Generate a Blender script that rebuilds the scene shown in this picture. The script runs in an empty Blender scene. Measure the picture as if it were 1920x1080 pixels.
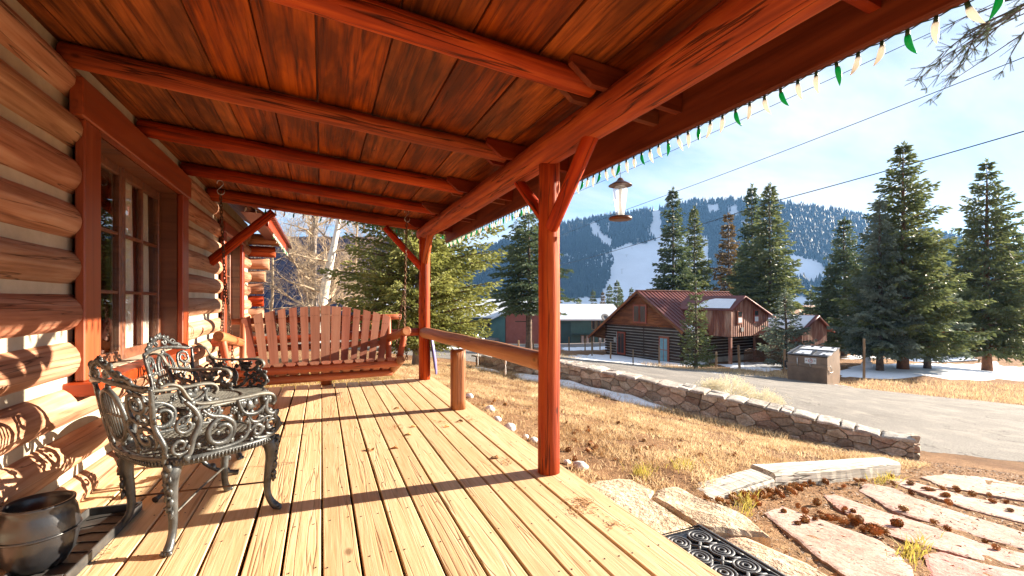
import bpy, math, random
import numpy as np
from mathutils import Vector, Matrix
random.seed(7)
SC = bpy.context.scene
COL = SC.collection
R = math.radians
# ------------------------------------------------------------------ camera
F, PY, EYE = 850.0, 564.0, 1.1             # focal length and eye line in 1920-wide pixels, eye height above the deck
PSI = math.atan(357.5 / F)                 # the camera looks this far to the right of the deck boards
CS, SN = math.cos(PSI), math.sin(PSI)
cam = bpy.data.objects.new('camera', bpy.data.cameras.new('camera'))
COL.objects.link(cam)
cam.location = (0, 0, EYE)
cam.rotation_euler = (R(90), 0, -PSI)
cam.data.sensor_width = 36
cam.data.lens = F / 1920 * 36
cam.data.shift_y = (PY - 540) / 1920
cam.data.clip_start = 0.05
cam.data.clip_end = 8000
SC.camera = cam
# ------------------------------------------------------------------ sky and sun
SUN_EL, SUN_AZ = R(18.5), R(-3.0)          # azimuth counted from +X towards +Y
sdir = Vector((math.cos(SUN_AZ) * math.cos(SUN_EL), math.sin(SUN_AZ) * math.cos(SUN_EL), math.sin(SUN_EL)))
W = bpy.data.worlds.new('World'); SC.world = W; W.use_nodes = True
wt = W.node_tree; wt.nodes.clear()
def wn(t, **k):
    n = wt.nodes.new(t)
    for a, v in k.items(): setattr(n, a, v)
    return n
sky = wn('ShaderNodeTexSky', sky_type='NISHITA', sun_disc=False, sun_elevation=SUN_EL,
         sun_rotation=math.pi / 2 - SUN_AZ, altitude=2600, air_density=1.0, dust_density=0.6, ozone_density=1.6)
geo = wn('ShaderNodeTexCoord')
sep = wn('ShaderNodeSeparateXYZ'); wt.links.new(geo.outputs['Generated'], sep.inputs[0])
den = wn('ShaderNodeMath', operation='MAXIMUM'); wt.links.new(sep.outputs['Z'], den.inputs[0]); den.inputs[1].default_value = 0.0
den2 = wn('ShaderNodeMath', operation='ADD'); wt.links.new(den.outputs[0], den2.inputs[0]); den2.inputs[1].default_value = 0.22
dx = wn('ShaderNodeMath', operation='DIVIDE'); wt.links.new(sep.outputs['X'], dx.inputs[0]); wt.links.new(den2.outputs[0], dx.inputs[1])
dy = wn('ShaderNodeMath', operation='DIVIDE'); wt.links.new(sep.outputs['Y'], dy.inputs[0]); wt.links.new(den2.outputs[0], dy.inputs[1])
cmb = wn('ShaderNodeCombineXYZ'); wt.links.new(dx.outputs[0], cmb.inputs[0]); wt.links.new(dy.outputs[0], cmb.inputs[1])
mp = wn('ShaderNodeMapping'); wt.links.new(cmb.outputs[0], mp.inputs[0])
mp.inputs['Rotation'].default_value = (0, 0, R(25)); mp.inputs['Scale'].default_value = (0.75, 1.5, 1); mp.inputs['Location'].default_value = (0.9, 0.35, 0)
no = wn('ShaderNodeTexNoise'); wt.links.new(mp.outputs[0], no.inputs['Vector'])
no.inputs['Scale'].default_value = 1.1; no.inputs['Detail'].default_value = 7; no.inputs['Roughness'].default_value = 0.58; no.inputs['Distortion'].default_value = 0.25
cr = wn('ShaderNodeValToRGB'); wt.links.new(no.outputs['Fac'], cr.inputs[0])
cr.color_ramp.elements[0].position = 0.37; cr.color_ramp.elements[0].color = (0, 0, 0, 1)
cr.color_ramp.elements[1].position = 0.62; cr.color_ramp.elements[1].color = (0.9, 0.9, 0.9, 1)
mixc = wn('ShaderNodeMix', data_type='RGBA'); wt.links.new(cr.outputs[0], mixc.inputs['Factor'])
wt.links.new(sky.outputs[0], mixc.inputs[6]); mixc.inputs[7].default_value = (4.6, 4.8, 5.1, 1)
bg = wn('ShaderNodeBackground'); wt.links.new(mixc.outputs[2], bg.inputs[0]); bg.inputs[1].default_value = 0.05
wo = wn('ShaderNodeOutputWorld'); wt.links.new(bg.outputs[0], wo.inputs[0])
sun = bpy.data.objects.new('sun', bpy.data.lights.new('sun', 'SUN')); COL.objects.link(sun)
sun.data.energy = 5.0; sun.data.angle = R(0.53); sun.data.color = (1.0, 0.87, 0.70)
sun.rotation_euler = sdir.to_track_quat('Z', 'Y').to_euler()
sun.location = sdir * 50
SC.view_settings.view_transform = 'Standard'; SC.view_settings.look = 'None'
SC.view_settings.gamma = 1.0; SC.view_settings.use_curve_mapping = False
SC.view_settings.exposure = 2.3
SC.render.engine = 'CYCLES'
cy = SC.cycles
cy.use_denoising = True; cy.max_bounces = 8; cy.diffuse_bounces = 5; cy.glossy_bounces = 4
cy.transmission_bounces = 6; cy.transparent_max_bounces = 12; cy.caustics_reflective = False; cy.caustics_refractive = False
cy.sample_clamp_indirect = 6.0
# ------------------------------------------------------------------ measuring helpers: a photo pixel and one known distance give a place
def ray(x, y):
    l = (x - 960) / F; u = (PY - y) / F
    return SN + l * CS, CS - l * SN, u
def atX(x, y, X):
    r = ray(x, y); t = X / r[0]; return Vector((X, r[1] * t, EYE + r[2] * t))
def atY(x, y, Y):
    r = ray(x, y); t = Y / r[1]; return Vector((r[0] * t, Y, EYE + r[2] * t))
def atZ(x, y, Z):
    r = ray(x, y); t = (Z - EYE) / r[2]; return Vector((r[0] * t, r[1] * t, Z))
def at(x, y, d):
    r = ray(x, y); return Vector((r[0] * d, r[1] * d, EYE + r[2] * d))
def ld(l, d):
    return (d * SN + l * CS, d * CS - l * SN)
# ------------------------------------------------------------------ objects
PW = {}
def tag(o, label=None, cat=None, group=None, kind=None):
    if label: o['label'] = label
    if cat: o['category'] = cat
    if group: o['group'] = group
    if kind: o['kind'] = kind
    return o
def thing(name, loc, label=None, cat=None, group=None, rz=0.0, kind=None):
    o = bpy.data.objects.new(name, None); COL.objects.link(o)
    o.empty_display_size = 0.1
    M = Matrix.Translation(Vector(loc)) @ Matrix.Rotation(rz, 4, 'Z')
    o.matrix_basis = M; PW[o.name] = M
    return tag(o, label, cat, group, kind)
def put(name, me, mat=None, parent=None, M=None, **tg):
    """link mesh me as one object; M is its world matrix"""
    o = bpy.data.objects.new(name, me); COL.objects.link(o)
    if mat is not None and len(me.materials) == 0: me.materials.append(mat)
    M = M if M is not None else Matrix.Identity(4)
    PW[o.name] = M
    if parent is not None:
        o.parent = parent; o.matrix_basis = PW[parent.name].inverted() @ M
    else:
        o.matrix_basis = M
    return tag(o, **tg)
def local(parent, M=None):
    return PW[parent.name] @ (M if M is not None else Matrix.Identity(4))
class MB:
    """collects shapes into one mesh"""
    def __init__(s): s.v = []; s.f = []; s.sm = []; s.mi = []; s.m = 0
    def add(s, v, f, smooth=False):
        n = len(s.v); s.v += [tuple(p) for p in v]
        for q in f: s.f.append(tuple(i + n for i in q)); s.sm.append(smooth); s.mi.append(s.m)
    def box(s, a, b, M=None):
        x0, y0, z0 = a; x1, y1, z1 = b
        v = [(x0,y0,z0),(x1,y0,z0),(x1,y1,z0),(x0,y1,z0),(x0,y0,z1),(x1,y0,z1),(x1,y1,z1),(x0,y1,z1)]
        if M is not None: v = [tuple(M @ Vector(p)) for p in v]
        s.add(v, [(3,2,1,0),(4,5,6,7),(0,1,5,4),(1,2,6,5),(2,3,7,6),(3,0,4,7)])
    def bbox(s, a, b, c=0.01, M=None):
        """box with chamfered edges along its three axes"""
        x0, y0, z0 = a; x1, y1, z1 = b
        vs = {}; v = []
        for i, (X, sx) in enumerate(((x0, 1), (x1, -1))):
            for j, (Y, sy) in enumerate(((y0, 1), (y1, -1))):
                for k, (Z, sz) in enumerate(((z0, 1), (z1, -1))):
                    vs[i,j,k] = len(v)
                    v += [(X, Y + sy*c, Z + sz*c), (X + sx*c, Y, Z + sz*c), (X + sx*c, Y + sy*c, Z)]
        f = []
        I = lambda i,j,k,a: vs[i,j,k] + a
        for i in (0,1):
            q = [I(i,0,0,0), I(i,1,0,0), I(i,1,1,0), I(i,0,1,0)]; f.append(q if i == 1 else q[::-1])
            q = [I(0,i,0,1), I(0,i,1,1), I(1,i,1,1), I(1,i,0,1)]; f.append(q if i == 1 else q[::-1])
            q = [I(0,0,i,2), I(1,0,i,2), I(1,1,i,2), I(0,1,i,2)]; f.append(q if i == 1 else q[::-1])
        for i in (0,1):
            for j in (0,1):
                q = [I(i,j,0,0), I(i,j,1,0), I(i,j,1,1), I(i,j,0,1)]; f.append(q if (i+j) % 2 == 1 else q[::-1])
                q = [I(i,0,j,0), I(i,1,j,0), I(i,1,j,2), I(i,0,j,2)]; f.append(q if (i+j) % 2 == 0 else q[::-1])
                q = [I(0,i,j,1), I(1,i,j,1), I(1,i,j,2), I(0,i,j,2)]; f.append(q if (i+j) % 2 == 1 else q[::-1])
        for i in (0,1):
            for j in (0,1):
                for k in (0,1):
                    q = [I(i,j,k,0), I(i,j,k,1), I(i,j,k,2)]; f.append(q if (i+j+k) % 2 == 0 else q[::-1])
        if M is not None: v = [tuple(M @ Vector(p)) for p in v]
        s.add(v, f)
    def tube(s, pts, rad, n=8, caps=True, smooth=True, flat=1.0, M=None, closed=False):
        pts = [Vector(p) for p in pts]
        if not hasattr(rad, '__len__'): rad = [rad] * len(pts)
        m = len(pts); v = []; f = []
        prev = None
        for i, p in enumerate(pts):
            if closed: t = pts[(i+1) % m] - pts[i-1]
            else: t = pts[min(i+1, m-1)] - pts[max(i-1, 0)]
            if t.length < 1e-9: t = Vector((0,0,1))
            t.normalize()
            if prev is None:
                a = Vector((0,0,1)) if abs(t.z) < 0.9 else Vector((1,0,0))
                nrm = t.cross(a).normalized()
            else:
                nrm = prev - t * prev.dot(t)
                nrm = nrm.normalized() if nrm.length > 1e-6 else t.orthogonal().normalized()
            prev = nrm; b = t.cross(nrm)
            for k in range(n):
                an = 2 * math.pi * k / n
                v.append(p + nrm * (math.cos(an) * rad[i]) + b * (math.sin(an) * rad[i] * flat))
        for i in range(m if closed else m - 1):
            j = (i + 1) % m
            for k in range(n):
                k2 = (k + 1) % n
                f.append((i*n+k, i*n+k2, j*n+k2, j*n+k))
        if M is not None: v = [M @ p for p in v]
        s.add(v, f, smooth)
        if caps and not closed:
            s.f.append(tuple(len(s.v) - m*n + k for k in range(n))[::-1]); s.sm.append(False); s.mi.append(s.m)
            s.f.append(tuple(len(s.v) - n + k for k in range(n))); s.sm.append(False); s.mi.append(s.m)
    def lathe(s, prof, n=24, c=(0,0,0), smooth=True, M=None, wob=0):
        v = []; f = []; m = len(prof)
        for i, (r, z) in enumerate(prof):
            for k in range(n):
                a = 2*math.pi*k/n; rr = r * (1 + wob * math.sin(3*a + i))
                v.append((c[0] + rr*math.cos(a), c[1] + rr*math.sin(a), c[2] + z))
        for i in range(m-1):
            for k in range(n):
                k2 = (k+1) % n; f.append((i*n+k, i*n+k2, (i+1)*n+k2, (i+1)*n+k))
        if M is not None: v = [tuple(M @ Vector(p)) for p in v]
        s.add(v, f, smooth)
        if prof[0][0] > 1e-6: s.f.append(tuple(len(s.v) - m*n + k for k in range(n))[::-1]); s.sm.append(False); s.mi.append(s.m)
        if prof[-1][0] > 1e-6: s.f.append(tuple(len(s.v) - n + k for k in range(n))); s.sm.append(False); s.mi.append(s.m)
    def blob(s, c, r, seed=0, n=8, m=6, amp=0.15, sc=(1,1,1)):
        rn = random.Random(seed); v = []; f = []
        for i in range(m+1):
            th = math.pi * i / m
            for k in range(n):
                ph = 2*math.pi*k/n
                q = r * (1 + amp * (rn.random() - 0.5) * 2 * (1 if 0 < i < m else 0))
                v.append((c[0] + q*sc[0]*math.sin(th)*math.cos(ph), c[1] + q*sc[1]*math.sin(th)*math.sin(ph), c[2] + q*sc[2]*math.cos(th)))
        for i in range(m):
            for k in range(n):
                k2 = (k+1) % n; f.append((i*n+k, (i+1)*n+k, (i+1)*n+k2, i*n+k2))
        s.add(v, f, True)
    def poly_prism(s, poly, z0, z1, M=None):
        n = len(poly); v = [(x, y, z0) for x, y in poly] + [(x, y, z1) for x, y in poly]
        f = [tuple(range(n))[::-1], tuple(range(n, 2*n))] + [(i, (i+1) % n, n + (i+1) % n, n + i) for i in range(n)]
        if M is not None: v = [tuple(M @ Vector(p)) for p in v]
        s.add(v, f)
    def mesh(s, name='m', mats=None):
        me = bpy.data.meshes.new(name); me.from_pydata([tuple(p) for p in s.v], [], s.f)
        me.polygons.foreach_set('use_smooth', s.sm)
        if mats:
            for q in mats: me.materials.append(q)
            me.polygons.foreach_set('material_index', s.mi)
        me.update(); return me
    def put(s, name, mat, parent=None, M=None, mats=None, **tg):
        return put(name, s.mesh(name, mats), mat, parent, M, **tg)
def np_mesh(name, V, Fq, smooth=False):
    """mesh from numpy arrays of vertices and equal-sided faces"""
    me = bpy.data.meshes.new(name); k = Fq.shape[1]
    me.vertices.add(len(V)); me.vertices.foreach_set('co', np.ascontiguousarray(V, dtype=np.float32).ravel())
    me.loops.add(Fq.size); me.loops.foreach_set('vertex_index', np.ascontiguousarray(Fq, dtype=np.int32).ravel())
    me.polygons.add(len(Fq)); me.polygons.foreach_set('loop_start', np.arange(0, Fq.size, k, dtype=np.int32))
    try: me.polygons.foreach_set('loop_total', np.full(len(Fq), k, dtype=np.int32))
    except Exception: pass
    me.polygons.foreach_set('use_smooth', np.full(len(Fq), smooth, dtype=bool))
    me.update(calc_edges=True); return me
def frame(p0, p1, up=(0, 0, 1)):
    """matrix whose X axis runs from p0 to p1"""
    p0 = Vector(p0); x = (Vector(p1) - p0).normalized(); u = Vector(up)
    if abs(x.dot(u)) > 0.98: u = Vector((0, 1, 0))
    y = u.cross(x).normalized(); z = x.cross(y)
    M = Matrix((x, y, z)).transposed().to_4x4(); M.translation = p0
    return M
def log_mesh(L, r0, r1, seed=0, n=18, wob=0.03, flatten=0.0, bend=0.0):
    rn = random.Random(seed); b = MB(); m = max(4, int(L / 0.11))
    ph = [rn.random() * 7 for _ in range(6)]
    pts = []; v = []; f = []
    for i in range(m + 1):
        t = i / m; x = t * L
        r = r0 + (r1 - r0) * t
        cyy = bend * math.sin(math.pi * t) + 0.25 * wob * r * math.sin(x * 2.1 + ph[0]); czz = 0.25 * wob * r * math.sin(x * 1.7 + ph[1])
        for k in range(n):
            a = 2 * math.pi * k / n
            q = r * (1 + wob * (0.6 * math.sin(2*a + ph[2] + x*0.9) + 0.5 * math.sin(3*a + ph[3] - x*1.6) + 0.6 * math.sin(x*5.3 + ph[4] + a)) + 0.4 * wob * (rn.random() - 0.5))
            v.append((x, cyy + q * math.cos(a), czz + q * math.sin(a)))
    for i in range(m):
        for k in range(n):
            k2 = (k + 1) % n; f.append((i*n+k, i*n+k2, (i+1)*n+k2, (i+1)*n+k))
    b.add(v, f, True)
    # rounded ends
    for e, i0, sgn in ((0, 0, -1), (1, m*n, 1)):
        ring = [b.v[i0 + k] for k in range(n)]; c = Vector(ring[0]) * 0
        for p in ring: c += Vector(p)
        c /= n
        rr = r0 if e == 0 else r1
        v2 = [tuple(c + (Vector(p) - c) * 0.9 + Vector((sgn * rr * 0.07, 0, 0))) for p in ring]
        base = len(b.v); b.v += v2
        for k in range(n):
            k2 = (k + 1) % n
            q = (i0 + k, i0 + k2, base + k2, base + k)
            b.f.append(q if e == 1 else q[::-1]); b.sm.append(False); b.mi.append(0)
        q = tuple(base + k for k in range(n)); b.f.append(q if e == 1 else q[::-1]); b.sm.append(False); b.mi.append(0)
    return b.mesh('log')
def log(name, p0, p1, r0, mat, parent=None, r1=None, seed=None, wob=0.03, bend=0.0, n=18, **tg):
    L = (Vector(p1) - Vector(p0)).length
    return put(name, log_mesh(L, r0, r1 or r0, seed if seed is not None else random.randrange(9999), n, wob, 0, bend), mat, parent, frame(p0, p1), **tg)
def beam_box(name, p0, p1, w, h, mat, parent=None, c=0.006, up=(0, 0, 1), **tg):
    """rectangular timber from p0 to p1 (centre line), w wide, h high"""
    L = (Vector(p1) - Vector(p0)).length
    b = MB(); b.bbox((0, -w/2, -h/2), (L, w/2, h/2), min(c, w*0.3, h*0.3))
    return b.put(name, mat, parent, frame(p0, p1, up), **tg)
# ------------------------------------------------------------------ materials
def nmat(name):
    m = bpy.data.materials.new(name); m.use_nodes = True
    nt = m.node_tree; b = nt.nodes['Principled BSDF']
    return m, nt, b
def nd(nt, t, ins=None, **k):
    n = nt.nodes.new(t)
    for a, v in k.items(): setattr(n, a, v)
    for a, v in (ins or {}).items():
        if isinstance(v, bpy.types.NodeSocket): nt.links.new(v, n.inputs[a])
        else: n.inputs[a].default_value = v
    return n
def ramp(nt, fac, stops):
    n = nt.nodes.new('ShaderNodeValToRGB'); nt.links.new(fac, n.inputs[0]); cr = n.color_ramp
    while len(cr.elements) < len(stops): cr.elements.new(0.5)
    for e, (p, c) in zip(cr.elements, stops):
        e.position = p; e.color = (c[0], c[1], c[2], 1) if hasattr(c, '__len__') else (c, c, c, 1)
    return n.outputs[0]
def mix(nt, fac, a, b, mode='MIX'):
    n = nt.nodes.new('ShaderNodeMix'); n.data_type = 'RGBA'; n.blend_type = mode
    for i, v in ((0, fac), (6, a), (7, b)):
        if isinstance(v, bpy.types.NodeSocket): nt.links.new(v, n.inputs[i])
        elif i == 0: n.inputs[0].default_value = v
        else: n.inputs[i].default_value = (v[0], v[1], v[2], 1)
    return n.outputs[2]
def coords(nt, scale=(1, 1, 1), which='Object', rnd=True, rot=(0, 0, 0)):
    tc = nt.nodes.new('ShaderNodeTexCoord'); v = tc.outputs[which]
    if rnd:
        oi = nt.nodes.new('ShaderNodeObjectInfo')
        mu = nd(nt, 'ShaderNodeMath', {0: oi.outputs['Random'], 1: 37.0}, operation='MULTIPLY')
        v = nd(nt, 'ShaderNodeVectorMath', {0: v, 1: mu.outputs[0]}, operation='ADD').outputs[0]
    mp = nd(nt, 'ShaderNodeMapping', {'Vector': v}); mp.inputs['Scale'].default_value = scale; mp.inputs['Rotation'].default_value = rot
    return mp.outputs[0]
def noise(nt, vec, scale, detail=4, rough=0.55, dist=0.0):
    return nd(nt, 'ShaderNodeTexNoise', {'Vector': vec, 'Scale': scale, 'Detail': detail, 'Roughness': rough, 'Distortion': dist}).outputs['Fac']
def bump(nt, b, h, strength=0.3, dist=0.01):
    n = nd(nt, 'ShaderNodeBump', {'Height': h, 'Strength': strength, 'Distance': dist}); nt.links.new(n.outputs[0], b.inputs['Normal'])
def hue_jit(nt, col, v=0.25, s=0.1, h=0.01):
    oi = nt.nodes.new('ShaderNodeObjectInfo')
    r = oi.outputs['Random']
    val = nd(nt, 'ShaderNodeMapRange', {0: r, 3: 1 - v, 4: 1 + v}).outputs[0]
    fr = nd(nt, 'ShaderNodeMath', {0: nd(nt, 'ShaderNodeMath', {0: r, 1: 13.7}, operation='MULTIPLY').outputs[0]}, operation='FRACT').outputs[0]
    hh = nd(nt, 'ShaderNodeMapRange', {0: fr, 3: 0.5 - h, 4: 0.5 + h}).outputs[0]
    sa = nd(nt, 'ShaderNodeMapRange', {0: fr, 3: 1 + s, 4: 1 - s}).outputs[0]
    return nd(nt, 'ShaderNodeHueSaturation', {'Color': col, 'Value': val, 'Hue': hh, 'Saturation': sa}).outputs[0]
def wood(name, dark, mid, light, grain=1.0, rough=0.55, bmp=0.25, knots=True, patch=0.5, jit=0.2, stretch=0.07, spec=0.35, cracks=0.0, patchscale=1.6, coat=0.0, kscale=2.4, cscale=9.0, cwidth=0.012):
    m, nt, b = nmat(name)
    v = coords(nt, (stretch, 1, 1))
    v0 = coords(nt, (1, 1, 1))
    g = noise(nt, v, 38 * grain, 5, 0.6, 0.6)
    rings = noise(nt, v, 7 * grain, 3, 0.5, 1.2)
    wv = nd(nt, 'ShaderNodeMath', {0: nd(nt, 'ShaderNodeMath', {0: rings, 1: 26.0}, operation='MULTIPLY').outputs[0]}, operation='SINE').outputs[0]
    wv = nd(nt, 'ShaderNodeMapRange', {0: wv, 1: -1.0, 2: 1.0}).outputs[0]
    f = nd(nt, 'ShaderNodeMath', {0: nd(nt, 'ShaderNodeMath', {0: g, 1: 0.78}, operation='MULTIPLY').outputs[0], 1: nd(nt, 'ShaderNodeMath', {0: wv, 1: 0.22}, operation='MULTIPLY').outputs[0]}, operation='ADD').outputs[0]
    c = ramp(nt, f, [(0.25, dark), (0.48, mid), (0.72, light)])
    p = noise(nt, coords(nt, (0.45, 1.3, 1.3)), patchscale, 4, 0.6, 0.4)
    pf = ramp(nt, p, [(0.38, 1), (0.62, 0)])
    c = mix(nt, nd(nt, 'ShaderNodeMath', {0: pf, 1: patch}, operation='MULTIPLY').outputs[0], c, dark)
    hsrc = f
    if knots:
        vo = nd(nt, 'ShaderNodeTexVoronoi', {'Vector': coords(nt, (0.55, 1, 1)), 'Scale': kscale}, feature='F1')
        kf = ramp(nt, vo.outputs['Distance'], [(0.028, 1), (0.055, 0)])
        c = mix(nt, nd(nt, 'ShaderNodeMath', {0: kf, 1: 0.8}, operation='MULTIPLY').outputs[0], c, [q * 0.35 for q in dark])
    if cracks:
        ck = noise(nt, coords(nt, (0.035, 1, 1)), cscale, 3, 0.5, 0.2)
        cf = ramp(nt, nd(nt, 'ShaderNodeMath', {0: nd(nt, 'ShaderNodeMath', {0: ck, 1: 0.5}, operation='SUBTRACT').outputs[0]}, operation='ABSOLUTE').outputs[0], [(0.0, 1), (cwidth, 0)])
        c = mix(nt, nd(nt, 'ShaderNodeMath', {0: cf, 1: cracks}, operation='MULTIPLY').outputs[0], c, [q * 0.15 for q in dark])
        hsrc = nd(nt, 'ShaderNodeMath', {0: f, 1: nd(nt, 'ShaderNodeMath', {0: cf, 1: 1.2}, operation='MULTIPLY').outputs[0]}, operation='SUBTRACT').outputs[0]
    c = hue_jit(nt, c, jit, 0.06, 0.008)
    nt.links.new(c, b.inputs['Base Color'])
    rr = nd(nt, 'ShaderNodeMapRange', {0: g, 3: rough - 0.1, 4: rough + 0.15}).outputs[0]
    nt.links.new(rr, b.inputs['Roughness']); b.inputs['Specular IOR Level'].default_value = spec
    if coat: b.inputs['Coat Weight'].default_value = coat; b.inputs['Coat Roughness'].default_value = 0.35
    bump(nt, b, hsrc, bmp, 0.008)
    return m
def plain(name, col, rough=0.6, metal=0.0, spec=0.4, var=0.15, scale=4.0, bmp=0.1, bscale=40, col2=None, jit=0.0, detail=5, which='Object', lo=0.35, hi=0.68, bdist=0.01):
    m, nt, b = nmat(name)
    v = coords(nt, (1, 1, 1), which)
    n = noise(nt, v, scale, detail, 0.6)
    a = col2 or [q * (1 - 2*var) for q in col]
    c = ramp(nt, n, [(lo, a), (hi, col)])
    if jit: c = hue_jit(nt, c, jit, 0.08, 0.012)
    nt.links.new(c, b.inputs['Base Color'])
    b.inputs['Roughness'].default_value = rough; b.inputs['Metallic'].default_value = metal; b.inputs['Specular IOR Level'].default_value = spec
    if bmp: bump(nt, b, noise(nt, v, bscale, 4, 0.6), bmp, bdist)
    return m
MT = {}
MT['log'] = wood('stained_log', (0.17,0.018,0.003), (0.40,0.055,0.007), (0.54,0.11,0.017), 1.0, 0.6, 0.5, True, 0.55, 0.14, 0.05, 0.2, 0.9, 3.0, kscale=3.6, cscale=13.0, cwidth=0.014)
MT['rafter'] = wood('stained_rafter', (0.13,0.016,0.003), (0.33,0.042,0.006), (0.46,0.085,0.013), 1.0, 0.6, 0.5, True, 0.55, 0.12, 0.05, 0.2, 0.9, 3.0, kscale=3.6, cscale=13.0, cwidth=0.014)
MT['ceiling'] = wood('stained_ceiling_plank', (0.040,0.009,0.002), (0.24,0.052,0.007), (0.38,0.098,0.014), 1.3, 0.55, 0.3, True, 0.70, 0.20, 0.05, 0.2, 0.35, 3.4, kscale=3.0)
MT['fascia'] = wood('stained_fascia_board', (0.07,0.010,0.003), (0.15,0.024,0.006), (0.20,0.038,0.009), 0.7, 0.6, 0.2, True, 0.5, 0.12, 0.06, 0.2)
MT['trim'] = wood('red_window_trim', (0.17,0.024,0.006), (0.27,0.042,0.009), (0.31,0.055,0.012), 0.6, 0.38, 0.08, False, 0.3, 0.08, 0.05, 0.5)
MT['sash'] = wood('brown_window_sash', (0.08,0.028,0.014), (0.16,0.06,0.03), (0.21,0.085,0.04), 0.6, 0.4, 0.08, False, 0.3, 0.08, 0.05, 0.5)
MT['wall_log'] = wood('weathered_wall_log', (0.21,0.085,0.045), (0.43,0.215,0.125), (0.54,0.33,0.22), 0.9, 0.7, 0.6, True, 0.38, 0.15, 0.05, 0.2, 0.75, 2.5, kscale=2.8, cscale=11.0, cwidth=0.007)
MT['deck'] = wood('pine_deck_plank', (0.53,0.345,0.175), (0.635,0.44,0.245), (0.70,0.52,0.315), 1.9, 0.62, 0.25, True, 0.32, 0.12, 0.045, 0.3, 0.35, 2.2)
MT['rail'] = wood('sunbleached_rail', (0.18,0.050,0.016), (0.35,0.118,0.038), (0.45,0.195,0.08), 0.6, 0.55, 0.35, True, 0.4, 0.12, 0.05, 0.35, 0.8)
MT['swing'] = wood('brown_painted_slat', (0.24,0.090,0.052), (0.33,0.130,0.080), (0.37,0.165,0.105), 0.8, 0.6, 0.12, False, 0.25, 0.10, 0.05, 0.35)
MT['swinglog'] = wood('red_painted_log', (0.20,0.045,0.018), (0.36,0.09,0.034), (0.44,0.135,0.06), 0.6, 0.5, 0.25, True, 0.3, 0.1, 0.05, 0.4, 0.6)
MT['timber'] = wood('bleached_timber', (0.30,0.27,0.22), (0.52,0.48,0.41), (0.66,0.62,0.55), 0.9, 0.8, 0.6, False, 0.4, 0.1, 0.05, 0.2, 0.9)
MT['chink'] = plain('cream_chinking', (0.52,0.45,0.34), 0.85, var=0.12, scale=6, bmp=0.25, bscale=30)
MT['oldlog'] = wood('dark_old_log', (0.018,0.010,0.007), (0.05,0.028,0.018), (0.10,0.058,0.036), 0.35, 0.8, 0.3, False, 0.4, 0.2, 0.05, 0.2)
MT['oldchink'] = plain('grey_old_chinking', (0.62,0.57,0.50), 0.9, var=0.2, scale=2, bmp=0.1)
MT['shingle'] = wood('brown_gable_board', (0.08,0.022,0.008), (0.24,0.075,0.024), (0.36,0.13,0.045), 0.4, 0.75, 0.3, False, 0.5, 0.3, 0.1, 0.2)
MT['fencewood'] = wood('weathered_fence_post', (0.12,0.07,0.035), (0.25,0.16,0.09), (0.34,0.24,0.15), 0.5, 0.8, 0.3, False, 0.3, 0.15, 0.06, 0.2)
MT['iron'] = plain('weathered_cast_iron', (0.095,0.10,0.098), 0.36, 0.3, 0.5, scale=14, bmp=0.35, bscale=90, col2=(0.014,0.015,0.016), lo=0.30, hi=0.66, bdist=0.004)
MT['irontop'] = plain('pale_cast_iron', (0.17,0.165,0.14), 0.5, 0.2, 0.4, scale=18, bmp=0.3, bscale=70, col2=(0.07,0.068,0.06), bdist=0.004)  # paler iron tone for seats, armrests, table top and one stretcher
MT['chain'] = plain('rusty_steel_chain', (0.16,0.08,0.045), 0.5, 0.7, 0.5, scale=20, col2=(0.05,0.025,0.015))
MT['steel'] = plain('galvanised_steel', (0.55,0.54,0.52), 0.35, 0.9, 0.5, scale=12)
MT['rubber'] = plain('grey_rubber', (0.075,0.078,0.085), 0.5, 0.0, 0.5, scale=25, bmp=0.2, bscale=120)
MT['blackplastic'] = plain('black_plastic', (0.022,0.022,0.024), 0.3, 0.0, 0.5, scale=9)
MT['traymetal'] = plain('dusty_black_tray', (0.085,0.08,0.075), 0.5, 0.2, 0.5, scale=9, col2=(0.03,0.03,0.03))
MT['asphalt'] = None
MT['snow'] = plain('old_snow', (0.82,0.84,0.88), 0.65, 0, 0.3, var=0.04, scale=3, bmp=0.5, bscale=9, bdist=0.05)
MT['redmetal'] = plain('red_metal_roofing', (0.20,0.045,0.03), 0.45, 0.25, 0.5, var=0.25, scale=0.8, bmp=0.0)
MT['rust'] = None
MT['curtain'] = plain('white_curtain', (0.86,0.82,0.75), 0.9, var=0.04, scale=5, bmp=0.1, bscale=60)
MT['darkroom'] = plain('dark_room_and_opening_shade', (0.10,0.055,0.035), 0.9, var=0.2)  # dark brown of the room walls, also painted shade of the shed opening
MT['frostgreen'] = None
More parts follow.
